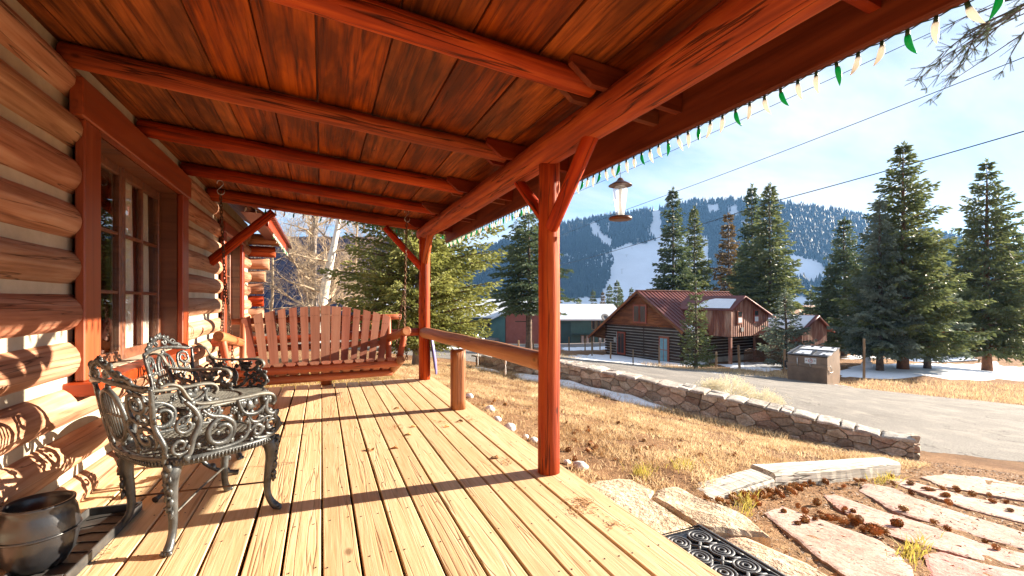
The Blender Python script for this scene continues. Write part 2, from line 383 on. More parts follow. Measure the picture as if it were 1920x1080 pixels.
def glass(name, tint=(1, 1, 1), refl=0.25, rough=0.0):
    m, nt, b = nmat(name); nt.nodes.remove(b)
    out = nt.nodes['Material Output']
    ge = nt.nodes.new('ShaderNodeNewGeometry')
    dt = nd(nt, 'ShaderNodeVectorMath', {0: ge.outputs['Normal'], 1: ge.outputs['Incoming']}, operation='DOT_PRODUCT')
    ab = nd(nt, 'ShaderNodeMath', {0: dt.outputs['Value']}, operation='ABSOLUTE')
    iv = nd(nt, 'ShaderNodeMath', {0: 1.0, 1: ab.outputs[0]}, operation='SUBTRACT')
    pw = nd(nt, 'ShaderNodeMath', {0: iv.outputs[0], 1: 5.0}, operation='POWER')
    fa = nd(nt, 'ShaderNodeMath', {0: pw.outputs[0], 1: 0.90, 2: 0.04 + refl}, operation='MULTIPLY_ADD', use_clamp=True)
    t = nd(nt, 'ShaderNodeBsdfTransparent', {'Color': (*tint, 1)})
    g = nd(nt, 'ShaderNodeBsdfGlossy', {'Roughness': rough, 'Color': (0.95, 0.95, 0.95, 1)})
    mx = nd(nt, 'ShaderNodeMixShader', {0: fa.outputs[0], 1: t.outputs[0], 2: g.outputs[0]})
    nt.links.new(mx.outputs[0], out.inputs[0]); return m
MT['glass'] = glass('window_glass', (0.93, 0.94, 0.93), 0.0)
MT['clear'] = glass('clear_feeder_glass', (0.96, 0.97, 0.97), 0.03, 0.05)
_nt = MT['clear'].node_tree; _o = _nt.nodes['Material Output']; _src = _o.inputs[0].links[0].from_socket
_t = nd(_nt, 'ShaderNodeBsdfTranslucent', {'Color': (0.85, 0.88, 0.9, 1)})
_m = nd(_nt, 'ShaderNodeMixShader', {0: 0.28, 1: _src, 2: _t.outputs[0]}); _nt.links.new(_m.outputs[0], _o.inputs[0])
MT['darkglass'] = plain('dark_window_glass', (0.03,0.035,0.04), 0.08, 0, 0.7, bmp=0, scale=1)
def bulb(name, col, tr):
    m, nt, b = nmat(name)
    b.inputs['Base Color'].default_value = (*col, 1); b.inputs['Roughness'].default_value = 0.25
    b.inputs['Subsurface Weight'].default_value = 0.0; b.inputs['Transmission Weight'].default_value = tr; b.inputs['IOR'].default_value = 1.35
    out = nt.nodes['Material Output']
    t = nd(nt, 'ShaderNodeBsdfTranslucent', {'Color': (*col, 1)})
    mx = nd(nt, 'ShaderNodeMixShader', {0: 0.55, 1: b.outputs[0], 2: t.outputs[0]}); nt.links.new(mx.outputs[0], out.inputs[0])
    return m
MT['bulbgreen'] = bulb('green_bulb', (0.01, 0.42, 0.16), 0.0)
MT['bulbwhite'] = bulb('milky_bulb', (0.85, 0.83, 0.76), 0.0)
MT['wire'] = plain('black_cable', (0.02,0.02,0.022), 0.5, bmp=0)
MT['greenwire'] = plain('green_cord', (0.02,0.06,0.03), 0.5, bmp=0)
def leafmat(name, dark, light, scale=1.2, trans=0.25, rough=0.6):
    m, nt, b = nmat(name)
    v = coords(nt, (1, 1, 1), 'Object', True)
    n = noise(nt, v, scale, 3, 0.6); n2 = noise(nt, v, scale * 9, 2, 0.6)
    f = nd(nt, 'ShaderNodeMath', {0: nd(nt, 'ShaderNodeMath', {0: n, 1: 0.55}, operation='MULTIPLY').outputs[0], 1: nd(nt, 'ShaderNodeMath', {0: n2, 1: 0.45}, operation='MULTIPLY').outputs[0]}, operation='ADD').outputs[0]
    c = ramp(nt, f, [(0.36, dark), (0.64, light)])
    nt.links.new(c, b.inputs['Base Color']); b.inputs['Roughness'].default_value = rough; b.inputs['Specular IOR Level'].default_value = 0.2
    t = nd(nt, 'ShaderNodeBsdfTranslucent', {'Color': c})
    mx = nd(nt, 'ShaderNodeMixShader', {0: trans, 1: b.outputs[0], 2: t.outputs[0]}); nt.links.new(mx.outputs[0], nt.nodes['Material Output'].inputs[0])
    return m
MT['spruce'] = leafmat('spruce_needles', (0.05,0.075,0.03), (0.20,0.225,0.085), 0.8, 0.3)
MT['darkspruce'] = leafmat('dark_spruce_needles', (0.04,0.065,0.035), (0.14,0.175,0.08), 0.8, 0.3)
MT['bluespruce'] = leafmat('blue_spruce_needles', (0.07,0.10,0.075), (0.24,0.28,0.20), 0.8, 0.3)
MT['fir'] = leafmat('bright_fir_needles', (0.095,0.11,0.028), (0.31,0.32,0.09), 1.5, 0.4)
MT['rustspruce'] = leafmat('browned_spruce_needles', (0.06,0.045,0.02), (0.20,0.13,0.05), 0.8)
MT['forest'] = leafmat('mountain_forest', (0.008,0.019,0.022), (0.026,0.043,0.038), 0.03, 0.1)
MT['drygrass'] = leafmat('dry_grass_blade', (0.32,0.18,0.075), (0.82,0.65,0.40), 2.2, 0.4, 0.7)
MT['greengrass'] = leafmat('green_grass_blade', (0.26,0.22,0.04), (0.56,0.47,0.11), 2.0, 0.4, 0.6)
MT['brush'] = leafmat('pale_brush_twig', (0.72,0.66,0.50), (0.90,0.86,0.72), 3.0, 0.45, 0.8)
MT['cone'] = plain('pine_cone_scale', (0.50,0.26,0.085), 0.7, scale=30, col2=(0.26,0.12,0.04), bmp=0.3, bscale=80, jit=0.3)
MT['bark'] = plain('grey_brown_bark', (0.17,0.11,0.075), 0.9, scale=5, col2=(0.06,0.038,0.026), bmp=0.8, bscale=14, bdist=0.03)
MT['redbark'] = plain('red_brown_bark', (0.24,0.10,0.045), 0.9, scale=4, col2=(0.10,0.045,0.022), bmp=0.8, bscale=12, bdist=0.03)
def aspenmat():
    m, nt, b = nmat('aspen_bark')
    v = coords(nt, (1, 1, 5), 'Object', False)
    n = noise(nt, v, 5, 4, 0.6); n2 = noise(nt, coords(nt, (1, 1, 1), 'Object', False), 1.2, 4)
    c = ramp(nt, n, [(0.30, (0.12,0.10,0.08)), (0.40, (0.76,0.72,0.63))])
    c = mix(nt, ramp(nt, n2, [(0.45, 0), (0.7, 0.6)]), c, (0.42,0.36,0.27))
    nt.links.new(c, b.inputs['Base Color']); b.inputs['Roughness'].default_value = 0.8; bump(nt, b, n, 0.3, 0.01); return m
MT['aspen'] = aspenmat()
MT['twig'] = plain('pale_bare_twig', (0.55,0.44,0.30), 0.85, scale=3, col2=(0.26,0.18,0.115), bmp=0)
MT['greybark'] = plain('grey_cottonwood_bark', (0.34,0.29,0.25), 0.9, scale=4, col2=(0.15,0.12,0.10), bmp=0.8, bscale=16, bdist=0.03)
def rockmat(name, a, b_, c_, scale=4, jit=0.25, bmp=0.7, lichen=None, bdist=0.02, rough=0.85):
    m, nt, b = nmat(name)
    v = coords(nt, (1, 1, 1))
    n = noise(nt, v, scale, 6, 0.65); n2 = noise(nt, v, scale * 7, 4, 0.65)
    c = ramp(nt, n, [(0.3, a), (0.5, b_), (0.7, c_)])
    c = mix(nt, ramp(nt, n2, [(0.35, 0.55), (0.6, 0)]), c, [q * 0.45 for q in a])
    if lichen: c = mix(nt, ramp(nt, noise(nt, v, scale * 1.7, 5, 0.7), [(0.60, 0), (0.68, 0.8)]), c, lichen)
    if jit: c = hue_jit(nt, c, jit, 0.15, 0.015)
    nt.links.new(c, b.inputs['Base Color']); b.inputs['Roughness'].default_value = rough; b.inputs['Specular IOR Level'].default_value = 0.25
    hs = nd(nt, 'ShaderNodeMath', {0: n, 1: nd(nt, 'ShaderNodeMath', {0: n2, 1: 0.4}, operation='MULTIPLY').outputs[0]}, operation='ADD').outputs[0]
    bump(nt, b, hs, bmp, bdist); return m
MT['wallstone'] = rockmat('wall_stone', (0.26,0.185,0.13), (0.41,0.32,0.24), (0.53,0.44,0.35), 5, 0.40, 0.8, (0.42,0.40,0.32))
MT['capstone'] = rockmat('cap_stone', (0.22,0.19,0.16), (0.42,0.37,0.32), (0.56,0.52,0.46), 9, 0.22, 1.0, (0.50,0.49,0.44))
MT['mortar'] = rockmat('wall_mortar', (0.24,0.175,0.12), (0.34,0.26,0.19), (0.42,0.34,0.26), 8, 0, 0.8)
MT['sandstone'] = rockmat('buff_sandstone', (0.40,0.27,0.16), (0.60,0.46,0.31), (0.70,0.58,0.43), 3.2, 0.08, 1.0, None, 0.05)
MT['flagstone'] = rockmat('pink_flagstone', (0.34,0.165,0.125), (0.47,0.265,0.215), (0.54,0.345,0.285), 4, 0.12, 0.9, None, 0.02)
MT['whitestone'] = rockmat('white_pebble', (0.5,0.48,0.44), (0.72,0.70,0.66), (0.82,0.80,0.77), 6, 0.1, 0.4)
def rustmat():
    m, nt, b = nmat('rusty_corrugated_sheet')
    v = coords(nt, (1, 1, 0.25), 'Object', False)
    n = noise(nt, v, 1.6, 4, 0.6); n2 = noise(nt, coords(nt, (1, 1, 0.1), 'Object', False), 9, 3, 0.6)
    c = ramp(nt, n, [(0.32, (0.13,0.036,0.022)), (0.5, (0.28,0.10,0.055)), (0.66, (0.52,0.33,0.23))])
    c = mix(nt, ramp(nt, n2, [(0.4, 0.5), (0.65, 0)]), c, (0.10,0.028,0.018))
    nt.links.new(c, b.inputs['Base Color']); b.inputs['Roughness'].default_value = 0.6; b.inputs['Metallic'].default_value = 0.2; return m
MT['rust'] = rustmat()
def siding(name, col):
    m, nt, b = nmat(name)
    v = coords(nt, (1, 1, 1), 'Object', False); n = noise(nt, v, 1.2, 4)
    c = ramp(nt, n, [(0.3, [q * 0.75 for q in col]), (0.7, col)])
    nt.links.new(c, b.inputs['Base Color']); b.inputs['Roughness'].default_value = 0.75; return m
MT['teal'] = siding('teal_siding', (0.075,0.17,0.16)); MT['tealdark'] = siding('dark_teal_and_recess_shade', (0.03,0.09,0.10))  # darker teal for the balcony and bay, and painted shade of the recesses
MT['redstucco'] = plain('red_stucco', (0.36,0.115,0.085), 0.9, scale=2, var=0.1, bmp=0.6, bscale=6, bdist=0.06)
MT['whiteroof'] = plain('snowy_metal_roof', (0.62,0.66,0.70), 0.5, 0.1, scale=0.5, var=0.1, bmp=0)
MT['blueroof'] = plain('dark_blue_metal_roof', (0.022,0.032,0.085), 0.4, 0.3, 0.5, scale=0.6, bmp=0)
MT['brownpaint'] = plain('brown_painted_steel', (0.26,0.175,0.12), 0.42, 0.15, 0.5, scale=2.5, var=0.2, bmp=0.12, bscale=8)
MT['lidplastic'] = plain('grey_plastic_lid', (0.16,0.16,0.17), 0.55, scale=3)
MT['whitepaint'] = plain('white_paint', (0.78,0.77,0.74), 0.6, bmp=0)
MT['redpaint'] = plain('red_sign_paint', (0.62,0.05,0.04), 0.6, bmp=0)
MT['carpaint'] = plain('silver_blue_car_paint', (0.16,0.20,0.24), 0.25, 0.5, 0.5, bmp=0)
MT['redlight'] = plain('red_tail_lamp', (0.55,0.02,0.015), 0.2, bmp=0)
MT['tyre'] = plain('black_tyre', (0.02,0.02,0.02), 0.8)
MT['sled'] = plain('violet_sled_plastic', (0.22,0.21,0.50), 0.4, bmp=0, scale=2)
MT['tealdoor'] = plain('pale_teal_door_paint', (0.20,0.36,0.40), 0.5, bmp=0)
MT['copper'] = plain('brown_copper_feeder', (0.14,0.06,0.035), 0.4, 0.6, 0.5, scale=12, col2=(0.07,0.03,0.02))
def groundmat():
    m, nt, b = nmat('dry_ground')
    v = coords(nt, (1, 1, 1), 'Object', False)
    n = noise(nt, v, 0.9, 6, 0.65); n2 = noise(nt, v, 14, 5, 0.7); n3 = noise(nt, v, 70, 3, 0.7)
    c = ramp(nt, n, [(0.3, (0.19,0.095,0.05)), (0.55, (0.36,0.205,0.105)), (0.75, (0.46,0.30,0.165))])
    c = mix(nt, ramp(nt, n2, [(0.35, 0.7), (0.6, 0)]), c, (0.13,0.07,0.035))
    c = mix(nt, ramp(nt, n3, [(0.3, 0.6), (0.55, 0)]), c, (0.10,0.06,0.03))
    nt.links.new(c, b.inputs['Base Color']); b.inputs['Roughness'].default_value = 0.95; b.inputs['Specular IOR Level'].default_value = 0.1
    hs = nd(nt, 'ShaderNodeMath', {0: n2, 1: n3}, operation='ADD').outputs[0]
    bump(nt, b, hs, 0.9, 0.04); return m
MT['ground'] = groundmat()
def asphaltmat():
    m, nt, b = nmat('grey_gravelly_asphalt')
    v = coords(nt, (1, 1, 1), 'Object', False)
    n = noise(nt, v, 0.5, 5, 0.6); n3 = noise(nt, v, 45, 4, 0.75)
    c = ramp(nt, n, [(0.3, (0.17,0.155,0.14)), (0.7, (0.27,0.25,0.225))])
    c = mix(nt, ramp(nt, n3, [(0.38, 0.7), (0.6, 0)]), c, (0.07,0.062,0.055))
    ck = noise(nt, v, 0.22, 5, 0.55)
    ca = nd(nt, 'ShaderNodeMath', {0: nd(nt, 'ShaderNodeMath', {0: ck, 1: 0.5}, operation='SUBTRACT').outputs[0]}, operation='ABSOLUTE').outputs[0]
    c = mix(nt, ramp(nt, ca, [(0.0, 0.75), (0.0035, 0)]), c, (0.05,0.045,0.04))
    c = mix(nt, ramp(nt, noise(nt, v, 1.7, 5, 0.6), [(0.5, 0), (0.75, 0.5)]), c, (0.36,0.32,0.27))
    nt.links.new(c, b.inputs['Base Color']); b.inputs['Roughness'].default_value = 0.9; b.inputs['Specular IOR Level'].default_value = 0.2
    bump(nt, b, n3, 0.7, 0.02); return m
MT['asphalt'] = asphaltmat()
MT['mountain'] = plain('mountain_snow', (0.72,0.76,0.82), 0.8, scale=0.01, var=0.08, bmp=0, which='Object')
# ------------------------------------------------------------------ terrain
GP = [(1.55,-3,-.2),(1.55,0,-.15),(1.55,1.6,-.125),(1.55,4,-.2),(2.0,1.2,-.15),(1.55,6.4,-.2),(0,7,-.12),(-1.2,7,-.1),(-1.2,0,-.3),(-4,0,-.2),(-4,9,-.1),(-1.2,10.5,-.15),
      (3.0,-3,-.3),(6,-6,-.7),(14,-8,-1.6),(30,-10,-3),(-10,14,0.1),(-14,30,0.2),(-5,25,-.3),(-30,20,.5),(-30,60,-.5),(60,0,-6),(60,40,-6),(-20,100,-4)]
GP = [tuple(p) for p in GP] + [tuple(at(*p)) for p in [
    (1290,945,3.1),(1450,935,3.5),(1690,895,4.6),(1770,1000,2.95),(1770,920,4.2),(1770,870,5.5),
    (1660,860,6.5),(1386,800,7.93),(1060,717,10.2),(910,690,11.75),(1100,850,4.2),(1250,880,3.75),(1100,780,6.2),(900,720,9),(820,690,11),
    (1770,830,8.5),(1500,760,11),(1200,700,15),(1060,675,19),(840,650,32),(1770,745,17),(1590,725,19.5),(1380,698,24),(1250,690,27),(1100,672,31),(1060,664,36),
    (1530,718,20),(1140,663,39.5),(1255,682,32.5),(1770,710,24),(1700,690,28),(1770,655,60),(900,645,70),(1120,642,75),(700,690,8.6),(560,685,10),(1500,650,60),(1350,672,38),(1550,670,40)]]
GA = np.array(GP)
def _tps(r2): return np.where(r2 > 1e-12, r2 * np.log(r2 + 1e-12), 0.0)
_n = len(GA); _P = np.c_[np.ones(_n), GA[:, :2]]
_d2 = ((GA[:, None, :2] - GA[None, :, :2]) ** 2).sum(-1)
_A = np.zeros((_n + 3, _n + 3)); _A[:_n, :_n] = _tps(_d2) + np.eye(_n) * 0.6; _A[:_n, _n:] = _P; _A[_n:, :_n] = _P.T
_w = np.linalg.solve(_A, np.r_[GA[:, 2], 0, 0, 0])
def tz(x, y):
    x = np.asarray(x, float); y = np.asarray(y, float); sh = x.shape; x = x.ravel(); y = y.ravel()
    out = np.empty(len(x))
    for i in range(0, len(x), 20000):
        xs = x[i:i+20000]; ys = y[i:i+20000]
        d2 = (xs[:, None] - GA[None, :, 0]) ** 2 + (ys[:, None] - GA[None, :, 1]) ** 2
        out[i:i+20000] = _tps(d2) @ _w[:_n] + _w[_n] + _w[_n+1] * xs + _w[_n+2] * ys
    r = np.hypot(x, y); k = np.clip((r - 55) / 50, 0, 1); k = k * k * (3 - 2 * k)
    out = out * (1 - k) + k * -6.0
    # the ground under the house and the deck stays below the boards
    return out.reshape(sh)
def tz1(x, y): return float(tz(np.array([x]), np.array([y]))[0])
_ts = np.r_[np.arange(1.2, 12, 0.06), np.arange(12, 40, 0.2), np.arange(40, 110, 0.6)]
def gh(px, py):
    """where the line of sight through a photo pixel meets the terrain"""
    r = ray(px, py); X = r[0] * _ts; Y = r[1] * _ts; Z = EYE + r[2] * _ts
    b = Z < tz(X, Y); i = int(np.argmax(b)) if b.any() else len(_ts) - 1
    return Vector((X[i], Y[i], tz1(X[i], Y[i])))
rr = np.r_[0.0, np.geomspace(0.8, 30, 110), np.geomspace(31, 1500, 60)]; na = 260
aa = np.linspace(0, 2 * math.pi, na, endpoint=False)
GX = rr[:, None] * np.cos(aa)[None]; GY = rr[:, None] * np.sin(aa)[None]
GZ = tz(GX, GY)
rng = np.random.default_rng(3)
GZ += rng.normal(0, 0.008, GZ.shape) * (np.hypot(GX, GY) > 2) * (np.hypot(GX, GY) < 60)
GZ = np.where((GX < 1.5) & (GX > -6) & (GY < 6.5), np.minimum(GZ, -0.24), GZ)
gi = np.arange(len(rr) * na).reshape(len(rr), na)
gq = np.stack([gi[:-1], gi[1:], np.roll(gi[1:], -1, 1), np.roll(gi[:-1], -1, 1)], -1).reshape(-1, 4)
put('ground', np_mesh('ground', np.c_[GX.ravel(), GY.ravel(), GZ.ravel()], gq, True), MT['ground'], kind='structure')
# ------------------------------------------------------------------ road
def sheet(name, near, far, mat, lift=0.012, n=90, m=14, jag=0.0, **tg):
    """a strip of ground between two polylines, laid on the terrain"""
    def res(pl, n):
        pl = np.array(pl, float); s = np.r_[0, np.cumsum(np.hypot(*np.diff(pl, axis=0).T))]; t = np.linspace(0, s[-1], n)
        return np.c_[np.interp(t, s, pl[:, 0]), np.interp(t, s, pl[:, 1])]
    a = res(near, n); b = res(far, n)
    if jag:
        a += rng.normal(0, jag, a.shape); b += rng.normal(0, jag, b.shape)
    t = np.linspace(0, 1, m)[None, :, None]; P = a[:, None] * (1 - t) + b[:, None] * t
    Z = tz(P[..., 0], P[..., 1]) + lift
    Z[:, 0] -= 0.05; Z[:, -1] -= 0.05
    V = np.c_[P.reshape(-1, 2), Z.ravel()]; I = np.arange(n * m).reshape(n, m)
    q = np.stack([I[:-1, :-1], I[1:, :-1], I[1:, 1:], I[:-1, 1:]], -1).reshape(-1, 4)
    return put(name, np_mesh(name, V, q, True), mat, **tg)
near = [ld(*p) for p in [(16, 1.5), (11.5, 5.2), (8.6, 7.2), (6.3, 7.6), (4.0, 9.2), (0.5, 12.2), (-1.7, 14.0), (-5, 16), (-16, 20), (-40, 30)]]
far = [ld(*p) for p in [(30, 8), (20, 14.5), (16.2, 17), (14.2, 19.2), (11.9, 24), (9.2, 27), (5.1, 31), (1.0, 36), (-6, 36), (-34, 44)]]
sheet('road', near, far, MT['asphalt'], 0.055, 120, 16, 0.05, kind='structure')
lotn = [ld(*p) for p in [(14, 52), (6, 46), (-2, 42), (-20, 46)]]; lotf = [ld(*p) for p in [(20, 80), (8, 72), (-6, 68), (-24, 66)]]
sheet('parking_lot', lotn, lotf, MT['asphalt'], 0.08, 40, 12, 0.05, kind='structure')
# ------------------------------------------------------------------ snow lying on the ground
def snow_strip(path, width, hgt, label, seed=1):
    rs = np.random.default_rng(seed)
    pl = np.array([(p[0], p[1]) for p in path], float); s = np.r_[0, np.cumsum(np.hypot(*np.diff(pl, axis=0).T))]
    n = max(12, int(s[-1] / 0.12)); t = np.linspace(0, s[-1], n); c = np.c_[np.interp(t, s, pl[:, 0]), np.interp(t, s, pl[:, 1])]
    d = np.gradient(c, axis=0); d /= np.linalg.norm(d, axis=1)[:, None]; nn = np.c_[-d[:, 1], d[:, 0]]
    def wv(k): return sum(np.sin(t * f + rs.random() * 6) * a for f, a in ((2.1, .5), (5.3, .35), (11, .25), (23, .15))) * k
    env = np.clip(np.minimum(t, s[-1] - t) / (width * 1.2), 0.02, 1) ** 0.6
    hl = width * (0.5 + wv(0.16)) * env; hr = width * (0.5 + wv(0.16)) * env
    m = 9; u = np.linspace(-1, 1, m)
    off = np.where(u[None] < 0, u[None] * hl[:, None], u[None] * hr[:, None])
    P = c[:, None] + nn[:, None] * off[..., None]
    Z = tz(P[..., 0], P[..., 1]) + hgt * (1 - u[None] ** 4) * env[:, None] * (1 + 0.35 * np.sin(t * 7 + 1)[:, None] * np.cos(u * 3 + t[:, None] * 2)) + 0.012
    Z[:, 0] -= 0.03; Z[:, -1] -= 0.03
    I = np.arange(n * m).reshape(n, m); q = np.stack([I[:-1, :-1], I[1:, :-1], I[1:, 1:], I[:-1, 1:]], -1).reshape(-1, 4)
    return put('snow', np_mesh('snow', np.c_[P.reshape(-1, 2), Z.ravel()], q, True), MT['snow'], label=label, kind='stuff')
def snow_patch(outline, hgt, label, seed=1):
    rs = np.random.default_rng(seed); o = np.array([(p[0], p[1]) for p in outline], float); c = o.mean(0)
    n = 120; s = np.r_[0, np.cumsum(np.hypot(*np.diff(np.r_[o, o[:1]], axis=0).T))]; t = np.linspace(0, s[-1], n, endpoint=False); oo = np.r_[o, o[:1]]
    b = np.c_[np.interp(t, s, oo[:, 0]), np.interp(t, s, oo[:, 1])]
    k = 1 + sum(np.sin(np.arange(n) / n * 2 * math.pi * f + rs.random() * 6) * a for f, a in ((7, .04), (13, .05), (23, .05), (41, .04)))
    b = c + (b - c) * k[:, None]
    rings = np.array([0.02, 0.3, 0.55, 0.75, 0.9, 1.0]); P = c + (b[None] - c) * rings[:, None, None]
    Z = tz(P[..., 0], P[..., 1]) + 0.016 + hgt * np.array([1, 1, .95, .8, .5, -0.3])[:, None] * (1 + 0.2 * np.sin(np.arange(n) * 0.7))[None]
    I = np.arange(6 * n).reshape(6, n); q = np.stack([I[:-1], I[1:], np.roll(I[1:], -1, 1), np.roll(I[:-1], -1, 1)], -1).reshape(-1, 4)
    return put('snow', np_mesh('snow', np.c_[P.reshape(-1, 2), Z.ravel()], q, True), MT['snow'], label=label, kind='stuff')
WALL_A = ld(5.75, 6.48); WALL_B = ld(-0.95, 11.96)     # the foot of the stone wall, yard side
def wall_pt(l, off=0.0):
    """point beside the wall foot at lateral l; off > 0 is towards the house"""
    d = 11.18 - 0.818 * l
    k = 1 / math.hypot(1, 0.818); return ld(l - off * 0.818 * k, d - off * k)
snow_strip([wall_pt(l, 0.30) for l in (3.2, 2, 1.0, 0.2)], 0.56, 0.07, 'narrow snow strip along the foot of the stone wall', 3)
snow_strip([wall_pt(l, 0.38) for l in (-0.05, -0.5, -0.8)], 0.3, 0.05, 'short snow strip behind the handrail by the wall', 4)
snow_patch([gh(*p) for p in [(1045,668),(1100,664),(1180,668),(1260,676),(1330,683),(1300,688),(1200,683),(1120,678),(1050,676)]], 0.05, 'snow bank in front of the old log barn', 5)
snow_patch([gh(*p) for p in [(1350,684),(1400,679),(1470,680),(1474,692),(1430,697),(1370,690)]], 0.05, 'shaded snow behind the fence posts', 6)
snow_patch([gh(*p) for p in [(1574,690),(1650,684),(1780,682),(1940,684),(1940,716),(1770,713),(1620,707),(1576,703)]], 0.06, 'sunlit snow field beside the dumpster', 7)
snow_patch([gh(*p) for p in [(1585,668),(1700,668),(1800,668),(1850,676),(1700,676),(1590,675)]], 0.05, 'snow patch under the tall spruces', 8)
snow_strip([gh(*p) for p in [(1478,714),(1520,719),(1560,722),(1600,727)]], 0.35, 0.03, 'thin snow line at the dumpster base', 9)
snow_strip([gh(*p) for p in [(1075,672),(1130,677),(1190,683),(1250,689)]], .9, .05, 'long snow ridge at the road edge below the barn', 13)
snow_strip([gh(*p) for p in [(1310,700),(1345,702),(1390,706)]], 0.45, 0.04, 'snow clod line at the far road edge', 10)
snow_patch([gh(*p) for p in [(800,655),(870,652),(900,655),(860,661),(800,663)]], 0.04, 'snow patch across the road beyond the handrail', 11)
snow_patch([gh(*p) for p in [(1050,652),(1140,650),(1140,656),(1060,658)]], 0.04, 'snow beyond the left end of the barn', 12)
# ------------------------------------------------------------------ mountain
RX = [-700, 0, 400, 700, 860, 900, 960, 1010, 1050, 1085, 1120, 1160, 1230, 1300, 1380, 1430, 1500, 1560, 1615, 1700, 1780, 1900, 2300, 3200]
RY = [500, 470, 450, 455, 478, 470, 452, 436, 424, 416, 410, 404, 394, 380, 377, 380, 388, 397, 407, 426, 445, 470, 520, 550]
def mtn(px, t):
    """a point of the mountain face: t = 0 at its foot, 1 on the ridge"""
    px = np.asarray(px, float); t = np.asarray(t, float)
    d = 800 + 380 * t + 40 * np.sin(px * 0.012) * t
    ry = np.interp(px, RX, RY)
    y = 583 + (ry - 583) * np.clip(t, 0, 1) ** 0.85
    y = np.where(t > 1, ry + (t - 1) * 300, y)
    l = (px - 960) / F; dd = d / np.sqrt(1 + 0.35 * l * l)
    return (SN + l * CS) * dd, (CS - l * SN) * dd, EYE + (PY - y) / F * dd
mpx = np.linspace(-700, 3200, 300); mt_ = np.r_[np.linspace(0, 1, 46), 1.15, 1.4]
A, B = np.meshgrid(mpx, mt_, indexing='ij'); MX, MY, MZ = mtn(A, B)
MZ = MZ + (np.sin(MX * 0.03) * np.cos(MY * 0.027) * 3 + np.sin(MX * 0.011 + MY * 0.017) * 5) * np.sin(np.clip(B, 0, 1) * math.pi)
MZ[:, 0] = -30
I = np.arange(A.size).reshape(A.shape); q = np.stack([I[:-1, :-1], I[1:, :-1], I[1:, 1:], I[:-1, 1:]], -1).reshape(-1, 4)
put('mountain', np_mesh('mountain', np.c_[MX.ravel(), MY.ravel(), MZ.ravel()], q, True), MT['mountain'], kind='structure')
RUNS = [[(1140,468),(1160,457),(1200,450),(1245,438),(1290,434),(1330,440),(1330,570),(1120,570),(1128,545),(1140,520),(1150,490)],
        [(1222,386),(1240,386),(1246,442),(1214,442)], [(1100,414),(1120,410),(1134,436),(1154,448),(1142,466),(1112,444)],
        [(1318,378),(1346,378),(1352,402),(1330,398)], [(1368,380),(1388,380),(1384,408),(1362,408)], [(1378,405),(1410,412),(1412,430),(1390,424)],
        [(1480,474),(1510,478),(1545,490),(1560,520),(1520,530),(1470,520),(1440,500)], [(1138,412),(1146,412),(1142,440),(1136,440)]]
def inpoly(x, y, poly):
    c = np.zeros(len(x), bool); n = len(poly)
    for i in range(n):
        x0, y0 = poly[i]; x1, y1 = poly[(i + 1) % n]
        if y0 == y1: continue
        k = ((y0 > y) != (y1 > y)) & (x < (x1 - x0) * (y - y0) / (y1 - y0) + x0); c ^= k
    return c
nt_ = 42000
fx = np.r_[rng.uniform(860, 1960, nt_), rng.uniform(-200, 700, 1500)]; ft = np.r_[rng.uniform(0.08, 1.0, nt_), rng.uniform(0.2, 1, 1500)] ** 0.9
fy = 583 + (np.interp(fx, RX, RY) - 583) * ft ** 0.85
keep = np.ones(len(fx), bool)
jx = fx + rng.normal(0, 2.5, len(fx)); jy = fy - 4 + rng.normal(0, 2, len(fx))
for p in RUNS: keep &= ~inpoly(jx, jy, p)
dens = 0.5 + 0.5 * np.sin(fx * 0.035 + fy * 0.05) * np.sin(fx * 0.013 - fy * 0.09)
keep &= rng.random(len(fx)) < (0.86 + 0.14 * dens)
fx = fx[keep]; ft = ft[keep]; TX, TY, TZ = mtn(fx, ft)
n = len(fx); hh = rng.uniform(9, 19, n); ww = hh * rng.uniform(0.18, 0.28, n)
k = 4; prof = [(0.05, 1.0), (0.55, 0.58), (0.45, 0.52), (1.0, 0.04)]
Vs = []; ph = rng.random(n) * 6
for (rw, hz) in prof:
    for j in range(k):
        a = ph + 2 * math.pi * j / k; jr = ww * rw * rng.uniform(0.7, 1.3, n)
        Vs.append(np.c_[TX + np.cos(a) * jr, TY + np.sin(a) * jr, TZ + hh * hz - 1.5])
V = np.stack(Vs, 1).reshape(-1, 3); m = len(prof)
fl = np.array([(i * k + j, i * k + (j + 1) % k, (i + 1) * k + (j + 1) % k, (i + 1) * k + j) for i in range(m - 1) for j in range(k)])
q = (fl[None] + (np.arange(n) * m * k)[:, None, None]).reshape(-1, 4)
put('forest', np_mesh('forest', V, q, False), MT['forest'], label='dark conifer forest covering the snowy ski mountain', kind='stuff')

b = MB(); b.box((-2600, -2600, -45), (2600, 2600, 320))
hm = bpy.data.materials.new('pale_air'); hm.use_nodes = True; hm.node_tree.nodes.clear()
pv = hm.node_tree.nodes.new('ShaderNodeVolumePrincipled'); ho = hm.node_tree.nodes.new('ShaderNodeOutputMaterial'); hm.node_tree.links.new(pv.outputs[0], ho.inputs['Volume'])
pv.inputs['Color'].default_value = (0.22, 0.50, 1.0, 1); pv.inputs['Density'].default_value = 0.00012; pv.inputs['Anisotropy'].default_value = 0.2
b.put('haze', hm, None, label='thin blue mountain air', kind='stuff')
